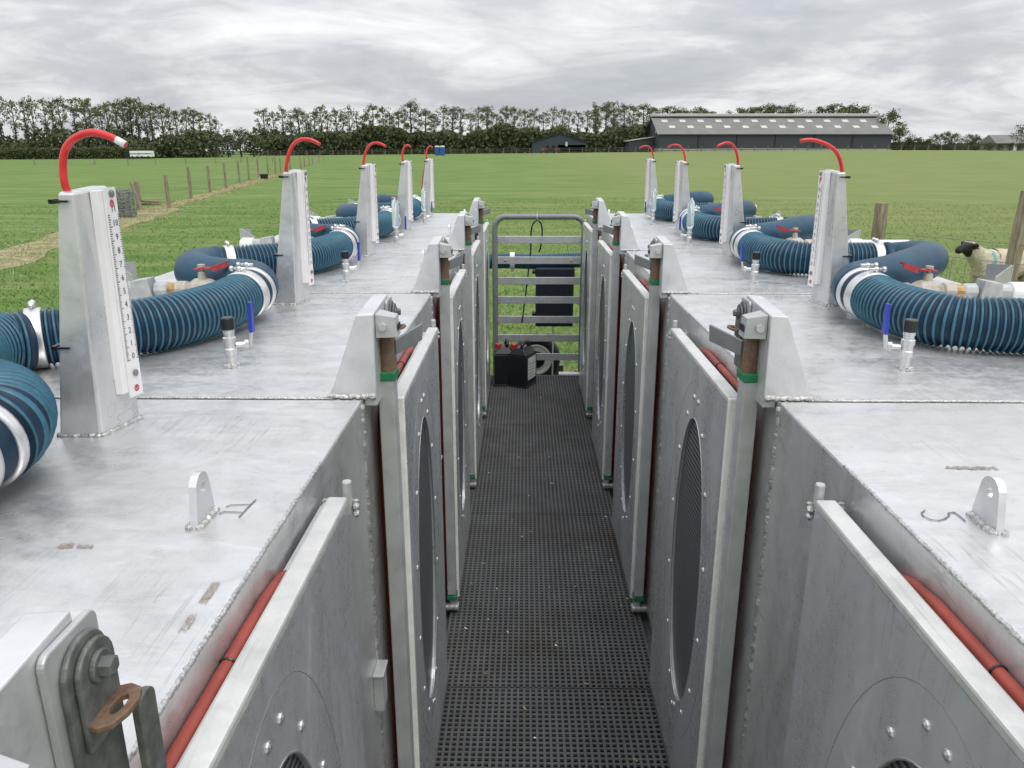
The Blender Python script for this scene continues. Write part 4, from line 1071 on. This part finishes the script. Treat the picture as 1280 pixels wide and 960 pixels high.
def tractor(px, rz, lab):
    p = at_depth(px, 190, 246); t = thing('tractor', lab, 'tractor', (p.x, 246, G(p.x, 246)), rz, 'machines by the shed')
    b = MB(); b.box((-1.5, -.4, .7), (.3, .4, 1.35)); b.box((-.0, -.6, .6), (1.0, .6, 1.3)); link('body', b.mesh('body', ['tractor_red']), t, bevel=.08)
    c = MB(); c.hexa([(.0, -.6, 1.3), (1.1, -.6, 1.3), (1.1, .6, 1.3), (.0, .6, 1.3)], [(.15, -.55, 2.3), (1.0, -.55, 2.3), (1.0, .55, 2.3), (.15, .55, 2.3)]); link('cab', c.mesh('cab', ['dark_opening']), t, bevel=.05)
    for x, y, r in ((.6, -.7, .7), (.6, .7, .7), (-1.1, -.6, .42), (-1.1, .6, .42)):
        w = MB(); w.lathe([(r*.55, -.15), (r, -.16), (r, .16), (r*.55, .15)], (x, y, r), 'y', 16); link('wheel', w.mesh('wheel', ['black_rubber']), t)
tractor(682, .2, 'small red tractor parked in front of the shed, left of two'); tractor(694, 2.8, 'small red tractor parked in front of the shed, right of two')
for i, (px, lab) in enumerate(((546.5, 'blue portable toilet with white roof, left of the pair'), (553, 'blue portable toilet with white roof, right of the pair'))):
    Y = 206; p = at_depth(px, 192, Y); t = thing('portable_toilet', lab, 'portable toilet', (p.x, Y, G(p.x, Y)), 0, 'blue portable toilets')

def loo():
    b = MB(); b.box((-.55, -.55, .1), (.55, .55, 2.05)); d = MB(); d.box((-.40, -.585, .2), (.40, -.552, 1.95)); r = MB(); r.prism([(-.6, 2.051), (.6, 2.051), (.5, 2.3), (.2, 2.42), (-.2, 2.42), (-.5, 2.3)], 'y', -.6, .6); s_ = MB(); s_.box((-.58, -.58, 0), (.58, .58, .099))
    return [('body', b.mesh('body', ['portaloo_blue'])), ('door', d.mesh('door', ['portaloo_blue'])), ('roof', r.mesh('roof', ['white_plastic'])), ('skid', s_.mesh('skid', ['black_plastic']))]
for t in [o for o in COL.objects if o.name.startswith('portable_toilet')]:
    for nm, me in cached('loo', loo): link(nm, me, t, bevel=.03 if nm == 'body' else 0)
# black and white wrapped bales by the hedge
for i, (px, w, mt, lab) in enumerate(((158, 1.0, 'black_plastic', 'black wrapped crate standing in front of the far left hedge'), (167, 2.2, 'white_plastic', 'white low trailer box beside the black crate at the left hedge'), (180, 3.0, 'white_plastic', 'longer white trailer box at the right of the two by the left hedge'))):
    p = at_depth(px, 195, 182); t = thing('stock_trailer', lab, 'trailer', (p.x, 182, G(p.x, 182))); b = MB(); b.box((-w/2, -.8, .45), (w/2, .8, 1.75)); link('body', b.mesh('body', [mt]), t, bevel=.08)
    b = MB(); b.box((-w/2 + .02, -.83, 1.05), (w/2 - .02, -.805, 1.2)); link('slot', b.mesh('slot', ['dark_opening']), t)
    for x in (-w*.25, w*.25): b = MB(); b.lathe([(.1, -.1), (.33, -.1), (.33, .1), (.1, .1)], (x, -.72, .33), 'y', 14); link('wheel', b.mesh('wheel', ['black_rubber']), t)
# low grey building at the far right
t = thing('stone_house', 'low grey roofed building with a white door at the far right edge', 'house', (146, 225, G(140, 225)))
L2 = 15; mb = MB(); mb.box((-L2, 0, 0), (L2, 8, 2.0)); link('wall', mb.mesh('wall', ['stone_grey']), t)
mb = MB(); mb.prism([(-.5, 1.9), (8.5, 1.9), (4, 4.2)], 'x', -L2 - .4, L2 + .4); link('roof', mb.mesh('roof', ['barn_roof']), t)
mb = MB(); x = at_depth(1263, 185, 225).x - 146; mb.box((x - .5, -.07, 0), (x + .5, -.005, 1.85)); link('door', mb.mesh('door', ['white_plastic']), t)

# ------------------------------------------------------------------ trees
HTP = {}
def tree_proto(kind, seed):
    g = random.Random(seed); H = 1.0; trunk = MB(); pts_leaf = []; sz = []; ivy = []
    tall = kind in ('ash', 'thin')
    h = {'ash': 17, 'thin': 14.5, 'oak': 17, 'round': 9, 'bush': 5}[kind]
    lean = Vector((g.uniform(-.5, .5), g.uniform(-.5, .5), 0))
    n = 9; ax = [lean * (i/n)**1.5 + Vector((g.uniform(-.15, .15), g.uniform(-.15, .15), h*.93*i/n)) for i in range(n + 1)]
    r0 = {'ash': .38, 'thin': .26, 'oak': .5, 'round': .25, 'bush': .15}[kind]
    trunk.tube(ax, [r0*(1 - .85*i/n) + .03 for i in range(n + 1)], 7)
    def at(t): q = t*n; i = min(int(q), n - 1); return ax[i].lerp(ax[i+1], q - i)
    start = {'ash': .42, 'thin': .48, 'oak': .22, 'round': .15, 'bush': .08}[kind]
    nl = {'ash': 17, 'thin': 12, 'oak': 22, 'round': 18, 'bush': 14}[kind]
    spread = {'ash': 2.9, 'thin': 1.9, 'oak': 5.0, 'round': 4.2, 'bush': 2.6}[kind]
    per = {'ash': 46, 'thin': 26, 'oak': 85, 'round': 80, 'bush': 70}[kind]
    for i in range(nl):
        t = start + (1 - start)*((i + g.random())/nl); p = at(min(t, .99)); a = i*2.4 + g.uniform(-.5, .5)
        env = math.sin(math.pi*min(1, max(.08, (t - start)/(1 - start)*.82 + .14)))
        L = spread*env*g.uniform(.6, 1.15)
        up = (.9 if tall else .45)*L*g.uniform(.6, 1.2)
        e = p + Vector((math.cos(a)*L, math.sin(a)*L, up)); m = p.lerp(e, .5) + Vector((0, 0, -.08*L))
        trunk.tube([p, m, e], [.10*r0/.38*(1.3 - t) + .03, .05, .02], 5)
        for c_, wgt in ((e, 1), (p.lerp(e, .72) + Vector((g.uniform(-.6, .6), g.uniform(-.6, .6), g.uniform(-.3, .5))), .8), (e + Vector((g.uniform(-.9, .9), g.uniform(-.9, .9), g.uniform(-.2, .9))), .7)):
            k = int(per*wgt*g.uniform(.45, 1.25)/2.2); cr = g.uniform(.55, 1.15)*(1 if tall else 1.45)
            trunk.tube([m, c_], [.03, .012], 4) if wgt < 1 else None
            k = int(k*1.5); q = rng.normal(size=(k, 3)); q = q/np.linalg.norm(q, axis=1)[:, None]*(rng.random(k)**.45)[:, None]*np.array([cr, cr, cr*.72]) + np.array(c_); pts_leaf.append(q); sz.append(rng.uniform(.20, .46, k))
    if tall:
        k = 420 if kind == 'ash' else 260; top = .62
        for _ in range(k):
            t = g.random()*top; p = at(t); a = g.uniform(0, 6.28); r_ = (r0 + .25 + .5*g.random()**2)*(1.25 - .6*t/top); ivy.append((p.x + math.cos(a)*r_, p.y + math.sin(a)*r_, p.z + .15))
    tm = trunk.mesh('trunk', ['bark_pale' if tall else 'bark'])
    P = np.concatenate(pts_leaf); S = np.concatenate(sz); HTP[id(tm)] = float(np.percentile(P[:, 2], 98.5))
    mat = {'ash': 'leaf_ash', 'thin': 'leaf_ash', 'oak': 'leaf_oak', 'round': 'leaf_oak', 'bush': 'leaf_hedge'}[kind]
    cm = card_mesh('crown', P, S, mat); iv = card_mesh('ivy', np.array(ivy), rng.uniform(.22, .45, len(ivy)), 'leaf_dark') if ivy else None
    return tm, cm, iv
PROT = {}
for kind, nn in (('ash', 5), ('thin', 4), ('oak', 4), ('round', 3), ('bush', 3)):
    PROT[kind] = [tree_proto(kind, 40 + 7*i + len(kind)) for i in range(nn)]
def tree(kind, x, y, H, label, group, g, zs=1.0):
    t = thing('tree' if kind != 'bush' else 'bush', label, 'tree' if kind != 'bush' else 'bush', (x, y, G(x, y) - .1), g.uniform(0, 6.28), group)
    tm, cm, iv = g.choice(PROT[kind]); sc = H / HTP[id(tm)]; sw = min(sc, 1.25) if kind in ('ash', 'thin') else sc
    t.scale = (sw*g.uniform(.9, 1.15), sw*g.uniform(.9, 1.15), sc)
    link('trunk', tm, t); link('crown', cm, t)
    if iv: link('ivy', iv, t)
    return t
g = random.Random(21)
HT = {'ash': 18.3, 'thin': 15.2, 'oak': 19, 'round': 10.5, 'bush': 6}
def tree_px(kind, px, top, Y, label, group, wide=1.0):
    p = at_depth(px, top, Y); H = p.z - G(p.x, Y) + .1; t = tree(kind, p.x, Y, H, label, group, g); t.scale.x *= wide; t.scale.y *= wide
# left row, ivy-clad and see-through
for px, tp in ((-32, 124), (-14, 122), (6, 126), (20, 124), (32, 122), (48, 121), (57, 124), (66, 122), (84, 122), (97, 123), (104, 125), (119, 129), (128, 127), (138, 126), (147, 124), (157, 122), (163, 124), (174, 129), (184, 129), (197, 131), (206, 134), (215, 136), (228, 134), (238, 134), (247, 137), (258, 141), (266, 146)):
    tree_px('ash' if g.random() < .68 else 'thin', px + g.uniform(-2, 2), tp + g.uniform(-2, 3), g.uniform(200, 213), 'tall thin ivy-clad tree with a see-through crown in the row above the left hedge', 'ivy-clad trees above the left hedge')
tree_px('round', 297, 161, 205, 'round dark bushy tree standing alone in the gap of the tree line', None); tree_px('bush', 281, 168, 204, 'low bush at the left foot of the lone round tree', None); tree_px('bush', 313, 166, 206, 'low bush at the right foot of the lone round tree', None)
# the dense middle row
px = 327
while px < 752:
    k = g.choice(['ash', 'ash', 'oak', 'ash', 'thin'])
    if not 490 < px < 540: tree_px(k, px, 135 + g.uniform(-4, 9), g.uniform(272, 296), 'tall tree in the dense dark row behind the middle of the field', 'trees behind the middle of the field')
    px += g.uniform(8, 13)
tree_px('oak', 512, 127, 270, 'tallest broad dark tree rising above the middle of the tree row', None); tree_px('oak', 497, 138, 275, 'broad dark tree just left of the tallest tree in the middle', None); tree_px('oak', 530, 137, 276, 'broad dark tree just right of the tallest tree in the middle', None)
for px, tp, k in ((745, 129, 'ash'), (757, 130, 'oak'), (768, 127, 'ash'), (780, 130, 'ash'), (792, 133, 'thin'), (805, 131, 'oak'), (816, 134, 'ash')): tree_px(k, px, tp, g.uniform(283, 296), 'tall tree between the open shed and the long barn', 'trees between shed and barn')
for px, tp, k in ((836, 134, 'oak'), (846, 137, 'oak'), (858, 136, 'ash'), (872, 135, 'oak'), (884, 138, 'oak'), (924, 136, 'oak'), (938, 135, 'oak'), (950, 133, 'oak'), (966, 131, 'oak'), (982, 132, 'oak'), (994, 136, 'oak'), (1026, 136, 'oak'), (1042, 131, 'oak'), (1060, 132, 'oak'), (1074, 134, 'oak')): tree_px(k, px, tp, g.uniform(296, 312), 'tree top showing above the roof of the long barn', 'trees behind the long barn', 1.35)
tree_px('round', 1109, 139, 262, 'big dark tree at the right end of the long barn', None, .85); tree_px('round', 1124, 160, 258, 'smaller dark tree at the right end of the barn, right of the big one', None, 1.0)
for px, tp, Y in ((1132, 172, 262), (1143, 172, 258), (1155, 174, 256), (1166, 168, 262), (1180, 165, 262), (1190, 167, 260), (1208, 168, 250), (1216, 171, 248)): tree_px('round' if tp < 169 else 'bush', px, tp, Y, 'small bushy tree on the skyline right of the barn', 'bushes right of the barn')
tree_px('round', 1284, 152, 215, 'dark tree cut by the right edge above the low grey building', None)
for px in (1215, 1232, 1245, 1258, 1270): tree_px('bush', px, 178 + g.uniform(0, 2), 222 - .3*0, 'overgrown green shrub in front of the low grey building', 'shrubs at the low grey building')

def leaf_mass(name, x0, x1, y0, y1, hf, n, mat, label, smin=.3, smax=.75, obj_name=None, kind='stuff', cat=None):
    x = rng.uniform(x0, x1, n); y = rng.uniform(y0, y1, n); h = np.array([hf(a) for a in x])
    top = rng.random(n) ** .8; z = h*top + np.array([G(a, b) for a, b in zip(x, y)])
    o = link(name, card_mesh(name, np.column_stack([x, y, z]), rng.uniform(smin, smax, n), mat)); tag(o, label, cat, kind=kind); return o
bumpy = lambda base, amp, f, ph: (lambda x: base + amp*(math.sin(x*f + ph) + .7*math.sin(x*f*2.3 + ph*2) + .5*math.sin(x*f*5.1)))
leaf_mass('hedge', -230, -88, 188, 191.5, bumpy(2.6, .12, .3, 0), 26000, 'leaf_hedge', 'long clipped green hedge along the far left edge of the field', .25, .55, kind='thing', cat='hedge')
leaf_mass('undergrowth', -230, -80, 197, 214, bumpy(5.6, 1.2, .16, 1), 24000, 'leaf_dark', 'dark undergrowth filling the foot of the left tree row', .5, 1.1)
leaf_mass('undergrowth', -91, 44, 268, 298, bumpy(7.6, 1.1, .13, 2), 46000, 'leaf_dark', 'dark undergrowth below the middle tree row', .6, 1.3)
leaf_mass('undergrowth', 22, 47, 279, 298, bumpy(4.0, 1.3, .2, 2), 7000, 'leaf_dark', 'dark undergrowth between the shed and the long barn', .5, 1.0)
leaf_mass('undergrowth', 119, 165, 262, 275, bumpy(2.0, .5, .2, 2), 7000, 'leaf_hedge', 'low green scrub right of the long barn', .4, .9)

# ------------------------------------------------------------------ sheep
def sheep(name, loc, rz, label, teal_band, head_turn=0, sc=1.0):
    J = [((0, 0, .60), .215), ((.20, 0, .615), .225), ((.38, 0, .60), .20), ((.50, 0, .57), .12),            # pelvis is 1? root at belly centre
         ((-.20, 0, .62), .215), ((-.36, 0, .66), .165), ((-.50, 0, .78), .105), ((-.59, head_turn*.04, .86), .085), ((-.68, head_turn*.10, .83), .062), ((-.77, head_turn*.16, .78), .042),
         ((-.57, .11, .885), .022), ((-.56, .17, .875), .020), ((-.57, -.11, .885), .022), ((-.56, -.17, .875), .020)]
    E = [(0, 1), (1, 2), (2, 3), (0, 4), (4, 5), (5, 6), (6, 7), (7, 8), (8, 9), (7, 10), (10, 11), (7, 12), (12, 13)]
    for x, base in ((-.30, 4), (.36, 2)):
        for y in (-.11, .11):
            k = len(J); back = .03 if x > 0 else 0
            J += [((x, y, .42), .085), ((x + back, y, .26), .040), ((x + back*.2, y, .07), .028), ((x - .03, y, .015), .032)]
            E += [(base, k), (k, k+1), (k+1, k+2), (k+2, k+3)]
    me = bpy.data.meshes.new(name); me.from_pydata([p for p, r in J], E, [])
    o = bpy.data.objects.new(name, me); COL.objects.link(o)
    o.modifiers.new('skin', 'SKIN').use_smooth_shade = True; s_ = o.modifiers.new('sub', 'SUBSURF'); s_.levels = s_.render_levels = 3
    for i, (p, r) in enumerate(J): me.skin_vertices[0].data[i].radius = (r, r*.96)
    me.skin_vertices[0].data[0].use_root = True
    dg = bpy.context.evaluated_depsgraph_get(); m2 = bpy.data.meshes.new_from_object(o.evaluated_get(dg)); bpy.data.objects.remove(o)
    m2.materials.clear(); [m2.materials.append(MATS[m]) for m in ('wool', 'sheep_black', 'raddle_teal')]
    gg = random.Random(4)
    for v in m2.vertices:
        c = v.co
        if c.x > -.57 and c.z > .34 and abs(c.y) < .3: v.co += v.normal*gg.uniform(-.004, .010)
    for p in m2.polygons:
        c = p.center; idx = 0
        if c.x < -.575 or c.z < .33 or (abs(c.y) > .10 and c.x < -.5 and c.z > .82): idx = 1
        elif teal_band and teal_band[0] < c.x < teal_band[1] and c.z > .5: idx = 2
        p.material_index = idx; p.use_smooth = True
    o = link(name, m2, None, loc); o.rotation_euler = (0, 0, rz); o.scale = (sc, sc, sc); tag(o, label, 'sheep', 'sheep in the right field')
p = at_depth(1247, 350, 11.5); sheep('sheep', (p.x, 11.5, 0), .10, 'black-faced cream sheep with a thin teal mark behind its neck, head turned left', (-.30, -.25), -.3, 1.07)
p = at_depth(1322, 340, 13.0); sheep('sheep', (p.x, 13.0, 0), -.25, 'second sheep with a teal-marked back, cut by the right edge', (-.5, .5), 0, 1.02)

# ------------------------------------------------------------------ sky, sun, camera
SUN_EL, SUN_AZ = R(58), R(150)            # azimuth from +Y, clockwise: high and behind right
w = bpy.data.worlds.new('World'); scene.world = w; w.use_nodes = True
nt = w.node_tree; bg = nt.nodes['Background']; bg.inputs['Strength'].default_value = .1
sky = mk(nt, 'ShaderNodeTexSky'); sky.sky_type = 'NISHITA'; sky.sun_disc = False; sky.sun_elevation = SUN_EL; sky.sun_rotation = SUN_AZ
tc = mk(nt, 'ShaderNodeTexCoord'); sep = mk(nt, 'ShaderNodeSeparateXYZ'); nt.links.new(tc.outputs['Generated'], sep.inputs[0])
def M(op, a, b=None):
    n = mk(nt, 'ShaderNodeMath', operation=op)
    for i, v in enumerate((a, b)):
        if v is None: continue
        if isinstance(v, (int, float)): n.inputs[i].default_value = v
        else: nt.links.new(v, n.inputs[i])
    return n.outputs[0]
zz = M('MAXIMUM', sep.outputs['Z'], 0.0); den = M('ADD', zz, .22)
cb = mk(nt, 'ShaderNodeCombineXYZ'); nt.links.new(M('DIVIDE', sep.outputs['X'], den), cb.inputs[0]); nt.links.new(M('DIVIDE', sep.outputs['Y'], den), cb.inputs[1])
n1 = noise(nt, mapping(nt, cb.outputs[0], (.72, .98, 1), (0, 0, 5.2)), 1.0, 9, .58, .8)
n2 = noise(nt, mapping(nt, cb.outputs[0], (2.0, 2.7, 1), (0, 0, -.1)), 1.3, 8, .60, .8)
cl = M('ADD', M('MULTIPLY', n1, .71), M('MULTIPLY', n2, .29))
cc = ramp(nt, cl, [(.38, (4.8, 5.05, 5.4)), (.47, (5.7, 5.9, 6.2)), (.53, (7.1, 7.25, 7.4)), (.61, (8.7, 8.75, 8.8))])
el = M('ADD', M('MULTIPLY', zz, 1.75), .95)
hz = M('POWER', M('SUBTRACT', 1.0, zz), 40.0)
vm = mk(nt, 'ShaderNodeVectorMath', operation='SCALE'); nt.links.new(cc, vm.inputs[0]); nt.links.new(M('ADD', el, M('MULTIPLY', hz, .22)), vm.inputs['Scale'])
sk = mixc(nt, .95, sky.outputs['Color'], vm.outputs[0]); nt.links.new(sk, bg.inputs['Color'])

sd = bpy.data.lights.new('sun', 'SUN'); sd.energy = 1.2; sd.angle = R(25); sd.color = (1, .97, .92)
so = bpy.data.objects.new('sun', sd); COL.objects.link(so)
v = Vector((math.sin(SUN_AZ)*math.cos(SUN_EL), math.cos(SUN_AZ)*math.cos(SUN_EL), math.sin(SUN_EL)))
so.rotation_euler = (-v).to_track_quat('-Z', 'Y').to_euler(); so.location = (4, -6, 12)

cam = bpy.data.cameras.new('camera'); cam.sensor_width = 36; cam.lens = 36*F/1280; cam.clip_start = .02; cam.clip_end = 6000
co = bpy.data.objects.new('camera', cam); COL.objects.link(co); co.location = (0, 0, CAM_H); co.rotation_euler = (math.pi/2 - PITCH, 0, YAW); scene.camera = co
scene.view_settings.view_transform = 'Standard'; scene.view_settings.look = 'None'; scene.view_settings.exposure = 0; scene.view_settings.gamma = 1
scene.render.engine = 'CYCLES'; scene.cycles.use_denoising = True; scene.cycles.max_bounces = 8
